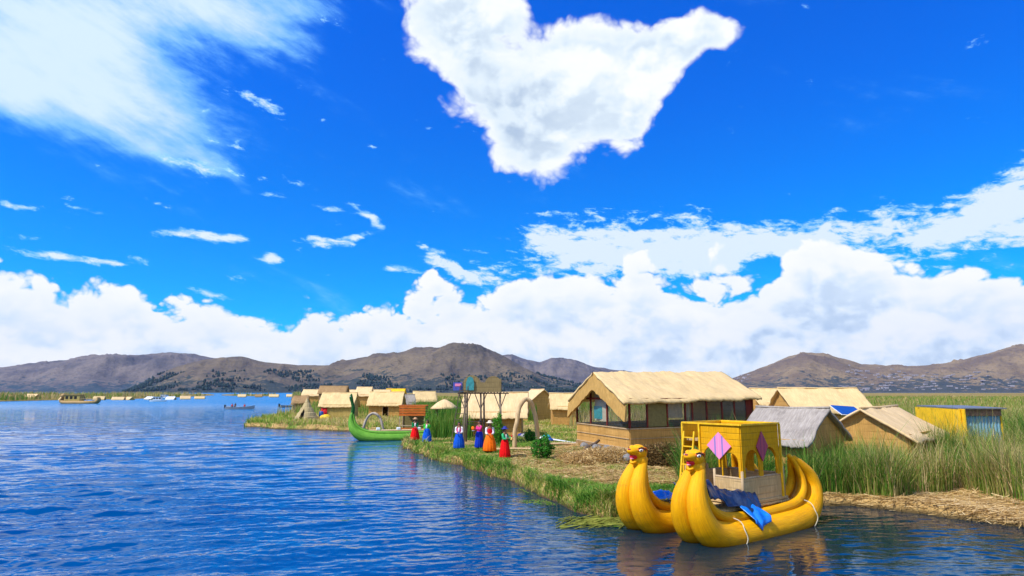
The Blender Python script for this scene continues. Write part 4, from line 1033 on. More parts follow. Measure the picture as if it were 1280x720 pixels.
# orange kiosk
def kiosk():
    p = on_ground(517, 61.5); t = thing('kiosk', 'orange planked open kiosk behind the two leftmost women', 'kiosk', p, 0); EXCL.append((p.x, p.y, 1.8, 1.3, 0))
    for x, y in ((-1.15, -.8), (1.15, -.8), (-1.15, .8), (1.15, .8)): MB().box((x, y, 1.35), (.09, .09, 2.7)).build('post', 'pole_wood', t)
    for k in range(4): MB().box((0, -.86-.02*k, 1.92+k*.235), (2.45, .04, .20)).build('plank', 'orange_plank', t)
    for k in range(3): MB().box((0, -.86, .15+k*.24), (2.35, .04, .20)).build('plank', 'orange_plank', t)
    MB().box((0, 0, 2.76), (2.6, 1.9, .06)).build('roof', 'orange_plank', t)
    MB().box((0, -.70, .92), (2.3, .4, .05)).build('counter', 'pole_wood', t)
    MB().box((0, .86, 1.0), (2.3, .04, 2.0)).build('back_wall', 'board_olive', t)
kiosk()
# yellow shed with a blue front
def shed():
    p = on_ground(1200, 34.0); rz = -.05; t = thing('shed', 'bright yellow shed with a pale blue front rising from the reeds', 'shed', p, rz); EXCL.append((p.x, p.y, 2.2, 2.6, rz))
    h = 2.62; y0 = -1.5
    MB().box((-1.05, 0, h/2), (.06, 4.2, h)).build('side_wall', 'yellow_wall', t)
    MB().box((1.05, 0, h/2-.03), (.06, 3.0, h-.06)).build('side_wall', 'yellow_wall', t)
    fw = MB(); n = 40; vs = []
    for k in range(n+1):
        x_ = -1.0+2.0*k/n; vs += [(x_, -1.5+.03*sin(k*pi/1.5), 0), (x_, -1.5+.03*sin(k*pi/1.5), h-.35)]
    fw.add(vs, [(2*k, 2*k+2, 2*k+3, 2*k+1) for k in range(n)]).build('front_wall', 'blue_wall', t)
    MB().box((0, -1.56, h-.18), (2.05, .05, .34)).build('rusty_fascia', 'rust', t)
    MB().box((0, 1.5, h/2), (2.0, .05, h-.1)).build('back_wall', 'blue_wall', t)
    MB().box((0, -.05, h+.05), (2.35, 3.5, .06), Matrix.Rotation(R(1.0), 3, 'X')).build('roof', 'grey_metal', t)
    st = MB(); st.box((-.98, -1.60, h*.42), (.06, .04, h*.7), Matrix.Rotation(R(-6), 3, 'Y')); st.build('white_post', 'white_paint', t)
    # sloping yellow sheet on the left side
    ys = MB(); ys.plate([(-1.9, 0), (1.55, 0), (1.55, h*1.0), (-1.9, h*1.0)], (-1.12, 0, .0), (0, 1, 0), (-.0, 0, 1), .04); ys.build('yellow_sheet', 'yellow_wall', t)
simple('rust', (.26, .15, .10), .8, .5, 7)
shed()
# blue panel on a pole stand behind the grey hut
def solar():
    p = Dp(1060, 513, 40); g_ = gz(p.x, p.y); t = thing('solar_panel', 'blue solar panel tilted on a post between the grey and tan huts', 'solar panel', (p.x, p.y, g_), .1)
    hgt = p.z-g_; M = Matrix.Rotation(R(24), 3, 'X') @ Matrix.Rotation(R(4), 3, 'Y')
    MB().box((0, 0, hgt), (1.55, 1.2, .05), M).build('panel', 'blue_plastic', t)
    MB().box((0, 0, hgt-.035), (1.63, 1.28, .03), M).build('frame', 'white_paint', t)
    MB().tube([(0, 0, -.1), (0, 0, hgt)], .05, 8).build('post', 'dark_pole', t, True)
solar()

# ------------------------------------------------------------------ people
def skinned(name, verts, edges, radii, mat, parent, sub=2, root=0):
    me = bpy.data.meshes.new(name); me.from_pydata([tuple(v) for v in verts], edges, []); o = bpy.data.objects.new(name, me); col.objects.link(o); o.parent = parent
    md = o.modifiers.new('skin', 'SKIN'); md.use_smooth_shade = True
    for i, r in enumerate(radii):
        sv = me.skin_vertices[0].data[i]; sv.radius = (r, r) if not hasattr(r, '__len__') else r; sv.use_root = (i == root)
    s_ = o.modifiers.new('sub', 'SUBSURF'); s_.levels = sub; s_.render_levels = sub
    me.materials.append(MATS[mat]); return o
def person(px, py, hgt, facing, skirt, top, sleeve, label, hat=None, arms=None, front=None, skirt_w=.34, hold=None, vest=None):
    p = G(px, py, .48); p.z = gz(p.x, p.y)
    t = thing('person', label, 'person', p, facing, 'women on the grassy bank'); k = hgt/1.6; t.scale = (k, k, k)
    # local: facing -y
    arms = arms or (((-.20, -.02, 1.02), (-.12, -.20, .98)), ((.20, -.02, 1.02), (.12, -.20, .98)))
    V = [(0, 0, .88), (0, .0, 1.05), (0, .005, 1.22), (0, .0, 1.33), (0, -.005, 1.40), (0, -.01, 1.49), (0, -.015, 1.56)]
    Rr = [(.15, .11), (.12, .095), (.14, .10), (.07, .06), (.048, .048), (.082, .092), (.062, .07)]
    E = [(i, i+1) for i in range(6)]
    for si, sg in ((0, -1), (1, 1)):
        b = len(V); V += [(sg*.09, 0, .78), (sg*.085, -.01, .45), (sg*.085, .01, .09), (sg*.09, -.12, .04)]; Rr += [.085, .06, .042, .035]
        E += [(0, b), (b, b+1), (b+1, b+2), (b+2, b+3)]
        el, wr = [Vector(a) for a in arms[si]]; b = len(V); sh = Vector((sg*.165, 0, 1.29))
        V += [sh, el, wr]; Rr += [.052, .040, .027]; E += [(3, b), (b, b+1), (b+1, b+2)]
        d = (wr-el).normalized(); side = d.cross(Vector((0, 0, 1))).normalized() if abs(d.z) < .9 else Vector((1, 0, 0)); upv = side.cross(d)
        palm = wr+d*.07; c = len(V); V.append(palm); Rr.append((.030, .018)); E.append((b+2, c))
        for fi, (off, ln) in enumerate(((-.030, .062), (-.010, .075), (.010, .070), (.028, .055))):
            q0 = len(V); V += [palm+side*off+d*.035, palm+side*off*1.15+d*(.03+ln*.6)-upv*.008, palm+side*off*1.2+d*(.02+ln)-upv*.03]; Rr += [.009, .009, .008]
            E += [(c, q0), (q0, q0+1), (q0+1, q0+2)]
        q0 = len(V); V += [palm+side*.045*-sg-d*.01, palm+side*.06*-sg+d*.03]; Rr += [.010, .009]; E += [(c, q0), (q0, q0+1)]
    skinned('body', V, E, Rr, 'skin', t)
    fc = MB()
    for sg in (-1, 1):
        MB().ball((sg*.032, -.096, 1.515), (.013, .008, .009), None, 8, 6).build('eye', 'face_black', t, True)
        MB().ball((sg*.088, -.005, 1.50), (.012, .02, .03), None, 8, 6).build('ear', 'skin', t, True)
    MB().ball((0, -.108, 1.49), (.013, .018, .022), None, 8, 6).build('nose', 'skin', t, True)
    MB().ball((0, -.094, 1.452), (.026, .010, .008), None, 8, 6).build('mouth', 'face_red', t, True)
    hr = MB(); hr.ball((0, .022, 1.525), (.100, .100, .105), None, 16, 10, lambda v: Vector((v.x, v.y if v.y > -.05 else -.05+(v.y+.05)*.3, v.z)))
    for sg in (-1, 1): hr.tube([(sg*.07, .06, 1.46), (sg*.09, .10, 1.30), (sg*.07, .125, 1.10), (sg*.06, .13, .98)], [.028, .024, .02, .012], 8)
    hr.build('hair', 'hair', t, True)
    # blouse with sleeves
    V = [(0, 0, .93), (0, 0, 1.05), (0, 0, 1.2), (0, 0, 1.32)]; Rr = [(.165, .125), (.15, .12), (.17, .125), (.08, .075)]; E = [(0, 1), (1, 2), (2, 3)]
    skinned('blouse', V, E, Rr, top, t)
    for si, sg in ((0, -1), (1, 1)):
        el, wr = [Vector(a) for a in arms[si]]; s = MB(); s.tube([(sg*.13, 0, 1.30), (sg*.175, 0, 1.27), tuple((Vector((sg*.17, 0, 1.28))+el)/2), tuple(el), tuple((el+wr)/2), tuple(el+(wr-el)*.85)], [.055, .072, .066, .062, .055, .045], 12); s.build('sleeve', sleeve, t, True)
    if front: MB().ball((0, -.055, 1.13), (.075, .085, .17), None, 12, 8).build('shirt_front', front, t, True)
    sk = MB(); ph = random.uniform(0, 6)
    sk.lathe([(.13, 1.0), (.17, .96), (.21, .85), (skirt_w*.82, .60), (skirt_w*.95, .35), (skirt_w, .10), (skirt_w*.97, .08), (skirt_w*.80, .30), (.15, .8)], (0, 0, 0), 56,
             lambda a, z: 1+(.055*sin(a*13+ph)+.02*sin(a*5))*(max(0, 1-z)))
    sk.build('skirt', skirt, t, True)
    if hat:
        h = MB(); h.lathe([(.205, 1.565), (.20, 1.58), (.11, 1.60), (.095, 1.68), (.06, 1.70), (.001, 1.705)], (0, .0, 0), 22); h.lathe([(.205, 1.565), (.09, 1.56)], (0, 0, 0), 22); h.build('hat', hat, t, True)
    for sg in (-1, 1): MB().ball((sg*.09, -.05, .03), (.045, .11, .04), None, 10, 8).build('shoe', 'shoe', t, True)
    return t, k
def carried(name, label, cat, t, k, off, build):
    M = Matrix.Rotation(t.rotation_euler.z, 3, 'Z'); q_ = t.location+M @ (Vector(off)*k); r = thing(name, label, cat, q_, t.rotation_euler.z); build(r); return r
person(518.5, 550.5, 1.58, .2, 'skirt_red', 'top_green', 'top_green', 'woman in a straw hat, dark green jacket and bright red skirt', 'hat_straw', front='top_white')
t2, k2 = person(533.5, 552, 1.60, -.3, 'skirt_blue', 'top_lime', 'top_lime', 'bareheaded woman in a lime green cardigan and blue skirt', None, front='top_white',
       arms=(((-.2, -.02, 1.02), (-.12, -.2, .98)), ((.27, -.10, 1.12), (.30, -.22, 1.30))))
person(573.5, 561, 1.66, 0, 'skirt_blue', 'top_pink', 'top_white', 'woman in a pink vest, white sleeves and blue skirt standing alone', None, front='top_white')
t4, k4 = person(599, 563.5, 1.66, -.9, 'skirt_navy', 'top_pink', 'top_pink', 'woman in a pink top and navy skirt holding an orange cloth, turned left', None, skirt_w=.27,
       arms=(((-.19, -.10, 1.08), (-.12, -.34, 1.16)), ((.19, -.10, 1.08), (.12, -.34, 1.16))))
def orange_cloth(r):
    mb = MB(); mb.ball((0, 0, 0), (.13, .09, .12), None, 18, 12, lambda v: v*(1+.25*mnoise.noise(v*9))); mb.build('cloth', 'skirt_orange', r, True)
    MB().ball((0, .02, -.11), (.10, .07, .06), None, 12, 8, lambda v: v*(1+.2*mnoise.noise(v*11))).build('white_lining', 'top_white', r, True)
carried('cloth_bundle', 'orange and white cloth bundle held by the woman in navy', 'cloth', t4, k4, (0, -.46, 1.18), orange_cloth)
person(612, 566, 1.72, .1, 'skirt_orange', 'top_red', 'top_white', 'woman in a pale hat, red vest and wide orange skirt', 'hat_pale', skirt_w=.37, vest=1)
t6, k6 = person(631, 572.5, 1.62, .9, 'skirt_red', 'top_teal', 'top_teal', 'woman in a blue hat, green jacket and red skirt, nearest the water', 'hat_blue', front='top_white', skirt_w=.30,
       arms=(((-.2, -.06, 1.04), (-.14, -.26, 1.08)), ((.20, -.10, 1.04), (.14, -.34, 1.10))))
def doll(r):
    MB().lathe([(.07, -.12), (.085, -.10), (.03, .02), (.028, .03)], (0, 0, 0), 14).build('doll_skirt', 'weave_gold', r, True)
    MB().ball((0, 0, .09), (.05, .05, .06), None, 12, 8).build('doll_head', 'face_red', r, True)
simple('weave_gold', (.75, .45, .12), .8)
carried('doll', 'small red and gold doll held out by the woman in the blue hat', 'doll', t6, k6, (0, -.48, 1.12), doll)

# ------------------------------------------------------------------ distant boats
def far_reed_boat():
    p = G(100, 504.5); t = thing('reed_boat', 'distant brown reed boat with a cabin crossing in front of the left island', 'boat', (p.x, p.y, 0), 0)
    mb = MB(); kp = [(-6.2, 2.0), (-6.6, 1.2), (-5.8, .5), (-3, .3), (0, .3), (3, .3), (5.4, .5), (6.4, 1.2), (6.2, 2.2)]
    for s in (-1.2, 0, 1.2): mb.tube(crom([(x, s*(1 if abs(x) < 5 else .5), z) for x, z in kp], 4), crom1([.2, .4, .6, .7, .7, .7, .6, .4, .2], 4), 12)
    mb.build('hull', 'hull_straw', t, True)
    MB().box((-2.2, 0, 1.9), (5.4, 2.4, 2.0)).build('cabin', 'reed_gold', t, bevel=.1)
    MB().box((-2.2, 0, 3.0), (6.0, 2.8, .2)).build('roof', 'thatch_brown', t, bevel=.05)
    MB().ball((-6.2, 0, 2.7), (.8, .6, .8), None, 12, 8).build('animal_head', 'hull_straw', t, True)
    for x in (-4, -2.5, -1): MB().box((x, -1.22, 2.1), (.9, .05, 1.0)).build('window', 'painted_dark', t)
    r_ = MB(); r_.beam((.8, -1.2, 1.7), (5, -1.2, 1.7), .12); r_.beam((.8, 1.2, 1.7), (5, 1.2, 1.7), .12)
    for x in (1, 3, 5): r_.beam((x, -1.2, .9), (x, -1.2, 1.7), .12)
    r_.build('railing', 'pole_wood', t)
far_reed_boat()
def skiff(px, py, sc, rz, label, mat='boat_grey', cabin=False):
    p = G(px, py); t = thing('motorboat', label, 'boat', (p.x, p.y, 0), rz); t.scale = (sc, sc, sc); mb = MB(); vs = []
    st = [(-3.2, .55, .62, .10), (-2, .8, .55, -.15), (0, .85, .5, -.2), (1.6, .75, .58, -.15), (2.6, .4, .72, .05), (3.2, .04, .88, .45)]
    for x, w_, zt, zb in st: vs += [(x, -w_, zt), (x, -w_*.75, zb), (x, 0, zb-.05), (x, w_*.75, zb), (x, w_, zt), (x, w_*.8, zt-.02), (x, 0, .12), (x, -w_*.8, zt-.02)]
    n = 8; mb.add(vs, [(j*n+i, j*n+(i+1) % n, (j+1)*n+(i+1) % n, (j+1)*n+i) for j in range(len(st)-1) for i in range(n)]+[tuple(range(7, -1, -1)), tuple(range(5*n, 5*n+8))]); mb.build('hull', mat, t)
    MB().box((-3.35, 0, .6), (.3, .35, .8)).build('outboard_motor', 'shoe', t, bevel=.05)
    for x in (-1.8, -.4, 1.0): MB().box((x, 0, .48), (.3, 1.3, .06)).build('bench', 'white_paint', t)
    if cabin:
        c = MB(); c.box((-.3, 0, 1.15), (3.0, 1.5, 1.2)); c.build('cabin', 'white_paint', t, bevel=.08)
        for x in (-1.3, -.3, .7): MB().box((x, -.77, 1.25), (.7, .04, .5)).build('window', 'painted_dark', t)
        MB().box((-.3, 0, 1.80), (3.4, 1.7, .08)).build('roof', 'blue_wall', t)
    return t, p
sk, skp = skiff(300, 511.5, 1.05, 0.05, 'grey open motorboat carrying three people across the lake')
def sitter(dx, shirt, label, z=.45):
    t = thing('person', label, 'person', (skp.x+dx*1.05, skp.y, z), 0, 'people riding in the grey motorboat')
    V = [(0, 0, .08), (0, 0, .3), (0, 0, .5), (0, 0, .58), (0, -.01, .68), (0, -.01, .76)]; Rr = [.15, .13, .15, .06, .09, .06]; E = [(i, i+1) for i in range(5)]
    for sg in (-1, 1):
        b = len(V); V += [(sg*.1, -.2, .08), (sg*.1, -.42, .08), (sg*.1, -.44, -.25), (sg*.1, -.54, -.3)]; Rr += [.08, .065, .045, .04]; E += [(0, b), (b, b+1), (b+1, b+2), (b+2, b+3)]
        b = len(V); V += [(sg*.18, 0, .5), (sg*.22, -.06, .28), (sg*.14, -.26, .2), (sg*.13, -.33, .19)]; Rr += [.055, .045, .03, .028]; E += [(2, b), (b, b+1), (b+1, b+2), (b+2, b+3)]
    skinned('body', V, E, Rr, 'skin', t, 1)
    MB().ball((0, .02, .74), (.10, .11, .10), None, 10, 8).build('hair', 'hair', t, True)
    MB().lathe([(.17, .05), (.17, .3), (.19, .45), (.12, .58), (.06, .6)], (0, 0, 0), 14).build('jacket', shirt, t, True)
    tr = MB()
    for sg in (-1, 1): tr.tube([(sg*.1, 0, .08), (sg*.1, -.42, .09), (sg*.1, -.45, -.2)], [.1, .085, .06], 8)
    tr.build('trousers', 'shoe', t, True)
sitter(-1.8, 'top_red', 'leftmost person in the motorboat, wearing dark red', .5); sitter(-1.1, 'shoe', 'middle person in the motorboat, dressed in black', .62); sitter(1.0, 'top_red', 'person sitting alone near the bow of the motorboat')
skiff(198, 502, 1.1, .1, 'white launch with a cabin moored at the distant island', 'white_paint', True)
skiff(206, 498.5, 1.3, -.3, 'pale launch moored behind the white one', 'blue_wall', True)
skiff(362, 509, 1.0, 1.0, 'small grey skiff pulled up by the brown sheds')

# ------------------------------------------------------------------ small things on the bank
def bush(px, d, w_, h, label, tone=.5, n=2600, name='bush', base=None):
    p = base or on_ground(px, d); t = thing(name, label, 'bush', p)
    st = MB()
    for k in range(9):
        a = k*2.4; st.tube([(0, 0, -.05), (.2*w_*cos(a), .2*w_*sin(a), h*.4), (.42*w_*cos(a), .42*w_*sin(a), h*.8)], [.02, .014, .006], 5)
    st.build('stems', 'pole_wood', t)
    u = rng.normal(size=(n, 3)); u /= np.linalg.norm(u, axis=1)[:, None]; r = rng.uniform(.35, 1, n)**.4
    bumpv = 1+.24*np.sin(u[:, 0]*6+px)+.22*np.sin(u[:, 2]*7+u[:, 1]*6+px)+.35*(rng.random(n) < .08)
    P = u*(r*bumpv)[:, None]*np.array([w_/2, w_/2, h/2])+np.array([0, 0, h*.5]); P[:, 2] = np.maximum(P[:, 2], .03)
    a = rng.uniform(0, 2*pi, n); e = rng.uniform(-.6, .9, n); d1 = np.stack([np.cos(a)*np.cos(e), np.sin(a)*np.cos(e), np.sin(e)], 1); d2 = np.cross(d1, rng.normal(size=(n, 3))); d2 /= np.linalg.norm(d2, axis=1)[:, None]
    s = .055*(.6+rng.random(n))[:, None]*max(1, w_); V = np.stack([P-d1*s, P+d2*s*.42, P+d1*s, P-d2*s*.42], 1).reshape(-1, 3)
    o = np_mesh('foliage', V, np.arange(4*n), np.full(n, 4), 'leaf', np.repeat(np.clip(rng.normal(tone, .25, n), 0, 1), 4)); o.parent = t
    return t
bush(679, 34.6, 1.0, 1.12, 'round clipped green bush at the foot of the tall arch', .45)
bush(622.5, 45.0, .75, 1.95, 'bright green shrub between the orange and red skirted women', .85)
bush(537, 58, 1.3, 2.7, 'bright lime green shrub right of the orange kiosk', 1.0)
bush(662, 47, .8, .8, 'low leafy shrub behind the right foot of the arch', .3, 1500)
# bundles and bags left of the big house
def bag(px, d, r, mat, label, name='bag'):
    p = on_ground(px, d); mb = MB(); mb.ball((0, 0, r*.6), (r, r*.8, r*.75), None, 18, 12, lambda v: v*(1+.18*mnoise.noise(v*4+Vector((px, 0, 0)))))
    mb.lathe([(r*.16, r*1.2), (r*.10, r*1.32), (r*.2, r*1.5)], (0, 0, 0), 10); o = mb.build(name, mat, None, True); o.location = p; tag(o, label, 'bag', 'bags on the grass behind the arch')
bag(676, 46, .30, 'white_cloth', 'white sack left of the teal sack behind the clipped bush'); bag(683, 46.5, .33, 'teal', 'teal sack between white and blue sacks'); bag(680, 45.0, .30, 'shoe', 'black sack in front of the teal sack'); bag(687, 46, .26, 'blue_plastic', 'blue sack at the right end of the pile')
bag(655, 50, .30, 'boat_grey', 'grey sack lying left of the arch post'); bag(651, 51, .25, 'hat_blue', 'dark blue sack at the corner of the pale hut')
def plank(px, d, ln, rz, mat, label):
    p = on_ground(px, d); o = MB().box((0, 0, .08), (ln, .32, .05), Matrix.Rotation(R(3), 3, 'Y')).build('plank', mat, None, bevel=.01); o.location = p; o.rotation_euler = (0, 0, rz); tag(o, label, 'plank', 'white planks on the grass')
plank(693, 48, 1.6, -1.0, 'white_paint', 'white plank lying nearest the sacks'); plank(703, 47, 2.6, -.9, 'white_paint', 'long white plank lying beside the big house')
def log(px, d, ln, rz, r, mat, label, z=.1, tilt=0):
    p = on_ground(px, d); o = MB().tube([(-ln/2, 0, 0), (-ln/6, .04, .02), (ln/6, -.03, .0), (ln/2, 0, .02)], [r, r*1.1, r, r*.85], 10).build('log', mat, None, True); o.location = p+Vector((0, 0, z)); o.rotation_euler = (0, tilt, rz); tag(o, label, 'log', 'logs on the bank')
log(738, 37.2, 2.2, 1.0, .09, 'dark_pole', 'dark log leaning under the left corner of the big house', .25, -.2)
log(655, 40, 3.6, .05, .07, 'arch_bundle', 'thin log lying between the feet of the tall arch')
log(712, 42, 3.4, .02, .07, 'pole_wood', 'long thin log on the grass left of the big house')
log(727, 35.2, 1.6, .5, .10, 'pole_wood', 'pale log on the straw in front of the big house')
def rock(px, d, r, label, z=0):
    p = on_ground(px, d); o = MB().ball((0, 0, 0), (r, r*.8, r*.8), None, 16, 12, lambda v: v*(1+.22*mnoise.noise(v*3+Vector((px, 2, 0))))).build('rock', 'rock', None, True); o.location = p+Vector((0, 0, r*.4+z)); tag(o, label, 'rock', 'stones under the big house')
for px, d, r, lab in ((730, 38.6, .28, 'grey stone under the left corner of the big house'), (745, 37.0, .30, 'grey stone second from the left under the house floor'), (757, 36.0, .30, 'grey stone midway under the gable of the house'),
                      (770, 35.0, .28, 'pale stone just left of the yellow bow under the house'), (785, 32.2, .38, 'dark boulder touching the snout of the far yellow head')):
    rock(px, d, r, lab)
mound('straw_pile', on_ground(755, 33.0)+Vector((0, 0, .0)), 2.0, 1.3, .62, 'straw_pale_', 'heap of loose golden straw in front of the big house', 'straw', .4, 1)
mound('straw_pile', on_ground(722, 34.5)+Vector((0, 0, -.05)), 1.2, .9, .34, 'straw_pale_', 'low straw heap left of the bigger golden heap', 'straw', .1, 3)
mound('reed_stack', on_ground(828, 31.3)+Vector((0, 0, -.1)), 1.75, .8, 1.0, 'straw_stack', 'dark brown stacked reeds piled before the long side of the big house', 'reeds', .45, 6)
simple('pot_yellow', (.75, .50, .02), .6)
p = on_ground(407, 82.5); o = MB().ball((0, 0, .3), (.75, .5, .42), None, 16, 10, lambda v: v*(1+.2*mnoise.noise(v*4))).build('cloth_pile', 'pot_yellow', None, True); o.location = p; tag(o, 'yellow heap of cloth in front of the gold walled hut', 'cloth')
p = on_ground(401.5, 83); o = MB().lathe([(.22, 0), (.28, .05), (.28, 1.0), (.2, 1.12), (.001, 1.14)], (0, 0, 0), 16).build('water_barrel', 'blue_plastic', None, True); o.location = p; tag(o, 'blue barrel left of the gold walled hut doorway', 'barrel')
hgp = hg.location; o = MB().add([(x/10*.75, -.03*sin(x*1.3), zz) for x in range(11) for zz in (0, 1.55)], [(2*i, 2*i+2, 2*i+3, 2*i+1) for i in range(10)]).build('hanging_cloth', 'red_cloth', None, True)
o.location = hgp+Vector((-1.9, -1.70, .25)); o.modifiers.new('s', 'SOLIDIFY').thickness = .02; tag(o, 'red cloth hanging over the gold walled hut doorway', 'cloth')

# ------------------------------------------------------------------ vegetation
def scatter(n, y0, y1, t0, t1, power=1.6):
    u = rng.random(n); yy = (y0**(1-power)+u*(y1**(1-power)-y0**(1-power)))**(1/(1-power)); tt = rng.uniform(t0, t1, n); return yy*tt, yy
def inpoly(x, y, pl): return sdf(np.stack([x, y], 1), pl)
# tall reeds on the right and behind the boat
Z_right = np.vstack([zpoly([(850, 612), (900, 612), (1005, 633), (1050, 632), (1085, 626), (1120, 619), (1160, 611), (1200, 606), (1240, 614), (1290, 626), (1500, 650)]), [[70, 26], [170, 170], [60, 175]], zpoly([(960, 540), (900, 572), (855, 590)])])
Z_mid = zpoly([(535, 548), (585, 552), (600, 540), (640, 512), (720, 512), (722, 530), (690, 525), (660, 528), (655, 512), (720, 500), (505, 500), (500, 520), (535, 525)])
def tall(n, y0, y1, t0, t1, hmin, hmax, wd, zone, name, label, tonef, power=1.6, edge=.8, clump=1.0, lean=.28, spike=0):
    x, y = scatter(n, y0, y1, t0, t1, power)
    cl = vnoise(x, y, .55, 5)*.6+vnoise(x, y, 1.7, 6)*.4
    k = free(x, y) & (rng.random(n) < np.clip((cl-.25)*2.2*clump, .12, 1))
    if zone is not None: k &= inpoly(x, y, zone) > 0
    x, y, cl = x[k], y[k], cl[k]; z, s = land_z(x, y); k = s > edge; x, y, z, cl = x[k], y[k], z[k], cl[k]
    h = rng.uniform(hmin, hmax, len(x))*(.50+.85*cl)
    if spike: h = h*np.where(rng.random(len(x)) < .10, 1.35, 1)*(1+.22*np.clip((x/y*F-450)/120, -.3, 1))
    tn = tonef(x, y, cl)
    wdd = wd*np.maximum(1, y/30)*rng.uniform(.6, 1.3, len(x))
    ln = np.abs(rng.normal(lean, lean*.6, len(x)))
    return blades(name, x, y, z-.05, h, wdd, ln, np.clip(tn, 0, 1), 'reeds', label, 'reeds', droop=.06)
def tone_right(x, y, c):
    px = x/y*F; base = .17+.55*(vnoise(x, y, .35, 8)-.4)+.30*(vnoise(x, y, .12, 9)-.4)+rng.normal(0, .2, len(x))
    base = base+.16*np.clip((px-380)/120, -.6, 1)*(.4+vnoise(x, y, .9, 12))
    return base+.32*(rng.random(len(x)) < .25)
tall(210000, 18, 48, .2, 1.05, 1.15, 2.0, .022, Z_right, 'tall_reeds', 'tall green and brown reeds filling the right bank behind the boat', tone_right, 1.4, lean=.36, spike=1)
tall(60000, 48, 175, .25, 1.05, 1.0, 1.9, .026, Z_right, 'tall_reeds', 'reed beds stretching away behind the huts on the right', lambda x, y, c: tone_right(x, y, c)+.12, 1.4)
# dense little skirts at the front of the reed bed
def tone_mid(x, y, c): return .16+.55*(vnoise(x, y, .8, 10)-.25)+rng.normal(0, .15, len(x))
tall(150000, 44, 130, -.16, .13, 1.3, 2.4, .028, Z_mid, 'tall_reeds', 'dark green reeds behind the women and watchtower', tone_mid, 1.2, .4, 1.0, .12)
x, y = scatter(60000, 64, 400, -.36, 1.0, 1.2)
zz, ss = land_z(x, y); px = x/y*F+640
vis = (ss > .6) & free(x, y) & (((px < 720) & (y > 95)) | ((px > 710) & (y > 60)) | ((px < 410) & (px > 386) & (y > 88)))
x, y, zz = x[vis], y[vis], zz[vis]
blades('reed_beds', x, y, zz-.05, rng.uniform(.9, 1.9, len(x)), .035*np.maximum(1, y/28), np.abs(rng.normal(.2, .1, len(x))), np.clip(.50+.5*(vnoise(x, y, .06, 11)-.4)+rng.normal(0, .16, len(x)), 0, 1), 'reeds', 'olive and gold reed plain reaching to the hills', 'reeds', segs=2)
# distant island and spit reeds
x, y = scatter(52000, 180, 700, -1.0, -.30, 1.1); zz, ss = land_z(x, y); k = (ss > .5) & free(x, y); x, y, zz = x[k], y[k], zz[k]
blades('island_reeds', x, y, zz, rng.uniform(.9, 3.3, len(x))*(.6+vnoise(x, y, .05, 51)), .30*y/300, np.abs(rng.normal(.25, .1, len(x))), np.clip(rng.normal(.66, .2, len(x))+.5*(vnoise(x, y, .03, 52)-.5), 0, 1), 'reeds', 'low reeds covering the distant left island', 'reeds', segs=2)
# grass on the bank
def grassf(n, y0, y1, t0, t1, name, label, cond, hmin, hmax, wd, tonef, lean=.6, droop=.25, power=1.5, mat='grass'):
    x, y = scatter(n, y0, y1, t0, t1, power); z, s = land_z(x, y); k = cond(x, y, s) & free(x, y) & (z > .0)
    x, y, z, s = x[k], y[k], z[k], s[k]; h = rng.uniform(hmin, hmax, len(x))*(.6+.8*vnoise(x, y, 1.3, 14))
    return blades(name, x, y, z-.02, h, wd*np.maximum(1, y/28), np.abs(rng.normal(lean, lean*.4, len(x))), np.clip(tonef(x, y, s), 0, 1), mat, label, 'grass', droop)
def tone_bank(x, y, s):
    g = vnoise(x, y, .45, 15)*.6+vnoise(x, y, 1.6, 16)*.4; hx = x/y*F+640
    return .20+1.3*(g-.42)+.22*np.clip((hx-690)/90, 0, 1)*(y > 27)-.0+rng.normal(0, .16, len(x))+.35*(s < .55)*(rng.random(len(x)) < .55)
grassf(170000, 18, 60, -.19, .26, 'bank_grass', 'green and straw coloured grass on the bank by the women', lambda x, y, s: (s > .05) & (x/y*F+640 < 850) & ~((x/y*F > 120) & (y > 31) & (rng.random(len(x)) < .75)), .08, .24, .016, tone_bank)
# shaggy reeds hanging down the edge of the bank
grassf(120000, 18, 58, -.19, .26, 'bank_edge_reeds', 'shaggy straw and grass fringe along the waterline of the bank', lambda x, y, s: (s > -.15) & (s < .75) & (x/y*F+640 < 800) & (vnoise(x, y, 1.4, 18) > .22), .30, .85, .020, lambda x, y, s: .30+.95*(vnoise(x, y, .9, 19)-.42)+rng.normal(0, .2, len(x)), .7, .45)
grassf(60000, 56, 110, -.45, -.08, 'spit_grass', 'dry grass on the low spit by the pointed hut', lambda x, y, s: (s > .05) & (rng.random(len(x)) < .7), .15, .75, .022, lambda x, y, s: .68+.5*(vnoise(x, y, .4, 21)-.45)+rng.normal(0, .16, len(x))-.15*(x/y*F+640 < 370), .45, .2)
grassf(60000, 48, 95, -.14, .20, 'field_grass', 'short dry grass between the huts', lambda x, y, s: (s > .4), .08, .3, .022, lambda x, y, s: .66+.5*(vnoise(x, y, .3, 22)-.45)+rng.normal(0, .15, len(x)), .5, .2)
grassf(60000, 18, 58, -.19, .26, 'bank_edge_stubble', 'brown dead reed stubble along the cut edge of the bank', lambda x, y, s: (s > -.18) & (s < .42) & (x/y*F+640 < 800) & (vnoise(x, y, 1.1, 38) > .32), .15, .5, .020, lambda x, y, s: .40+.6*(vnoise(x, y, 1.2, 39)-.45)+rng.normal(0, .16, len(x)), .8, .7, mat='straw')
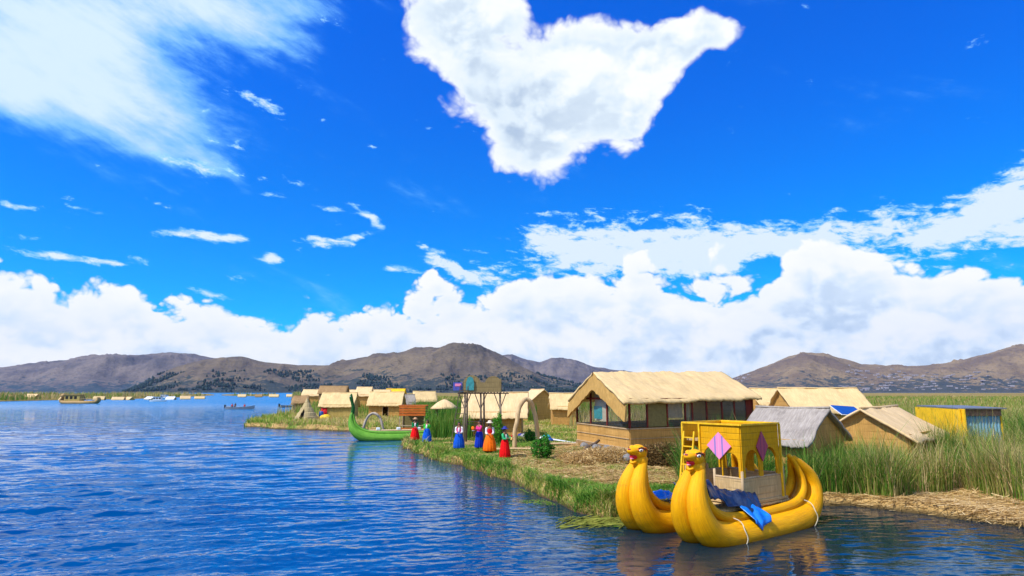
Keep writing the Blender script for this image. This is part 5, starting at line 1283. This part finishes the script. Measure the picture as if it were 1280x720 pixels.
# flattened straw of the right shoal and the house mound
def straw(n, cond, name, label, y0, y1, t0, t1, ln=(.25, .8), tone=.80, wd=.016):
    x, y = scatter(n, y0, y1, t0, t1, 1.4); z, s = land_z(x, y); k = cond(x, y, s) & (z > .0); x, y, z = x[k], y[k], z[k]; n = len(x)
    a = rng.normal(.15, .9, n); l = rng.uniform(*ln, n); e = rng.normal(.03, .12, n); c = np.stack([x, y, z+.02+rng.random(n)*.05], 1)
    d = np.stack([np.cos(a)*np.cos(e), np.sin(a)*np.cos(e), np.sin(e)], 1)*l[:, None]/2; wv = np.stack([-np.sin(a), np.cos(a), rng.normal(0, .5, n)], 1)*(wd/2)
    V = np.stack([c-d-wv, c-d+wv, c+d+wv, c+d-wv], 1).reshape(-1, 3)
    o = np_mesh(name, V, np.arange(4*n), np.full(n, 4), 'straw', np.repeat(np.clip(rng.normal(tone, .14, n), 0, 1), 4)); return tag(o, label, 'straw', kind='stuff')
straw(60000, lambda x, y, s: (s > .1) & (x > 8.3), 'shoal_straw', 'flattened pale straw covering the shoal right of the yellow boat', 15, 30, .3, 1.3)
straw(60000, lambda x, y, s: (s > 1.3) & (x/y*F+640 > 640), 'mound_straw', 'loose straw strewn over the mound before the big house', 26, 42, 0.0, .34, (.2, .7), .74)
def heap_straw():
    P = []; T = []
    for (px, d, rx, ry, h, dz, rz, n, t) in ((755, 33.0, 2.0, 1.3, .62, 0, .4, 7000, .72), (722, 34.5, 1.2, .9, .34, -.05, .1, 3000, .74), (828, 31.3, 1.75, .8, 1.0, -.1, .45, 7500, .34)):
        c = on_ground(px, d); u = rng.normal(size=(n, 3)); u /= np.linalg.norm(u, axis=1)[:, None]; u[:, 2] = abs(u[:, 2])
        q_ = u*np.array([rx, ry, h])*rng.uniform(1.0, 1.1, n)[:, None]; P.append(np.stack([c.x+q_[:, 0]*cos(rz)-q_[:, 1]*sin(rz), c.y+q_[:, 0]*sin(rz)+q_[:, 1]*cos(rz), c.z+dz+q_[:, 2]], 1)); T.append(np.clip(rng.normal(t, .16, n), .05, 1))
    P = np.concatenate(P); T = np.concatenate(T); n = len(P); a = rng.uniform(0, 6.28, n); e = rng.normal(-.2, .45, n); l = rng.uniform(.15, .55, n)
    d = np.stack([np.cos(a)*np.cos(e), np.sin(a)*np.cos(e), np.sin(e)], 1)*l[:, None]/2; wv = np.stack([-np.sin(a), np.cos(a), rng.normal(0, .6, n)], 1)*.011
    V = np.stack([P-d-wv, P-d+wv, P+d+wv, P+d-wv], 1).reshape(-1, 3)
    o = np_mesh('loose_straw', V, np.arange(4*n), np.full(n, 4), 'straw', np.repeat(T, 4)); tag(o, 'loose stalks sticking out of the straw heaps by the big house', 'straw', kind='stuff')
heap_straw()
grassf(9000, 15, 30, .4, 1.3, 'shoal_grass', 'yellow green tufts among the shoal straw', lambda x, y, s: (s > .5) & (vnoise(x, y, .6, 25) > .62), .08, .28, .016, lambda x, y, s: .62+rng.normal(0, .15, len(x)))
# stalks floating at the bow
def floating():
    n = 90; mb = MB(); c = G(770, 650)
    for i in range(n):
        q_ = G(random.uniform(705, 800), 0+random.uniform(648, 659)) if i < 55 else G(random.uniform(735, 765), random.uniform(650, 660)); a = random.gauss(.45, .35); l = random.uniform(.3, 1.5); r = random.uniform(.008, .018)
        d = Vector((cos(a), sin(a), 0))*l/2; mb.tube([q_-d+Vector((0, 0, .01)), q_+Vector((0, 0, .03+random.random()*.05)), q_+d+Vector((0, 0, .02+random.random()*.12))], r, 5)
    tag(mb.build('floating_stalks', 'stalk_green'), 'cut green reed stalks floating left of the yellow bows', 'reeds', kind='stuff')
reedmat('stalk_green', (.34, .34, .06), (.14, .19, .03), (3, 3, 3), bs=.2)
floating()
def weed():
    # flat mats of water weed hugging the bank
    x, y = scatter(40000, 19, 52, -.18, .24, 1.3); P = np.stack([x, y], 1); s = sdf(P, MAINP); k = (s < .1) & (s > -.9) & (vnoise(x, y, .9, 31)+vnoise(x, y, .35, 32)*.6 > .86+.25*np.clip(-s, 0, 1)); x, y = x[k], y[k]; n = len(x)
    a = rng.uniform(0, 6.28, n); r = rng.uniform(.02, .055, n); z = .008+rng.random(n)*.02
    V = np.stack([np.stack([x+np.cos(a+q)*r, y+np.sin(a+q)*r, z+.01*np.sin(q*2)], 1) for q in (0, 1.57, 3.14, 4.71)], 1).reshape(-1, 3)
    o = np_mesh('water_weed', V, np.arange(4*n), np.full(n, 4), 'grass', np.repeat(np.clip(rng.normal(.35, .18, n), 0, 1), 4)); tag(o, 'green weed floating along the edge of the bank', 'water weed', kind='stuff')
weed()

def haze():
    mb = MB().box((0, 3950, 340), (17000, 9000, 984)); o = mb.build('haze', 'rope'); o.data.materials.clear()
    m = bpy.data.materials.new('haze'); m.use_nodes = True; S.tree = m.node_tree; S.tree.nodes.clear()
    out = NN('ShaderNodeOutputMaterial'); v = NN('ShaderNodeVolumePrincipled'); v.inputs['Color'].default_value = (.38, .60, 1, 1)
    v.inputs['Density'].default_value = 2.2e-5; v.inputs['Anisotropy'].default_value = .2; L(v.outputs[0], out.inputs['Volume']); o.data.materials.append(m)
    tag(o, 'thin blue haze over the lake and hills', 'haze', kind='stuff')
haze()
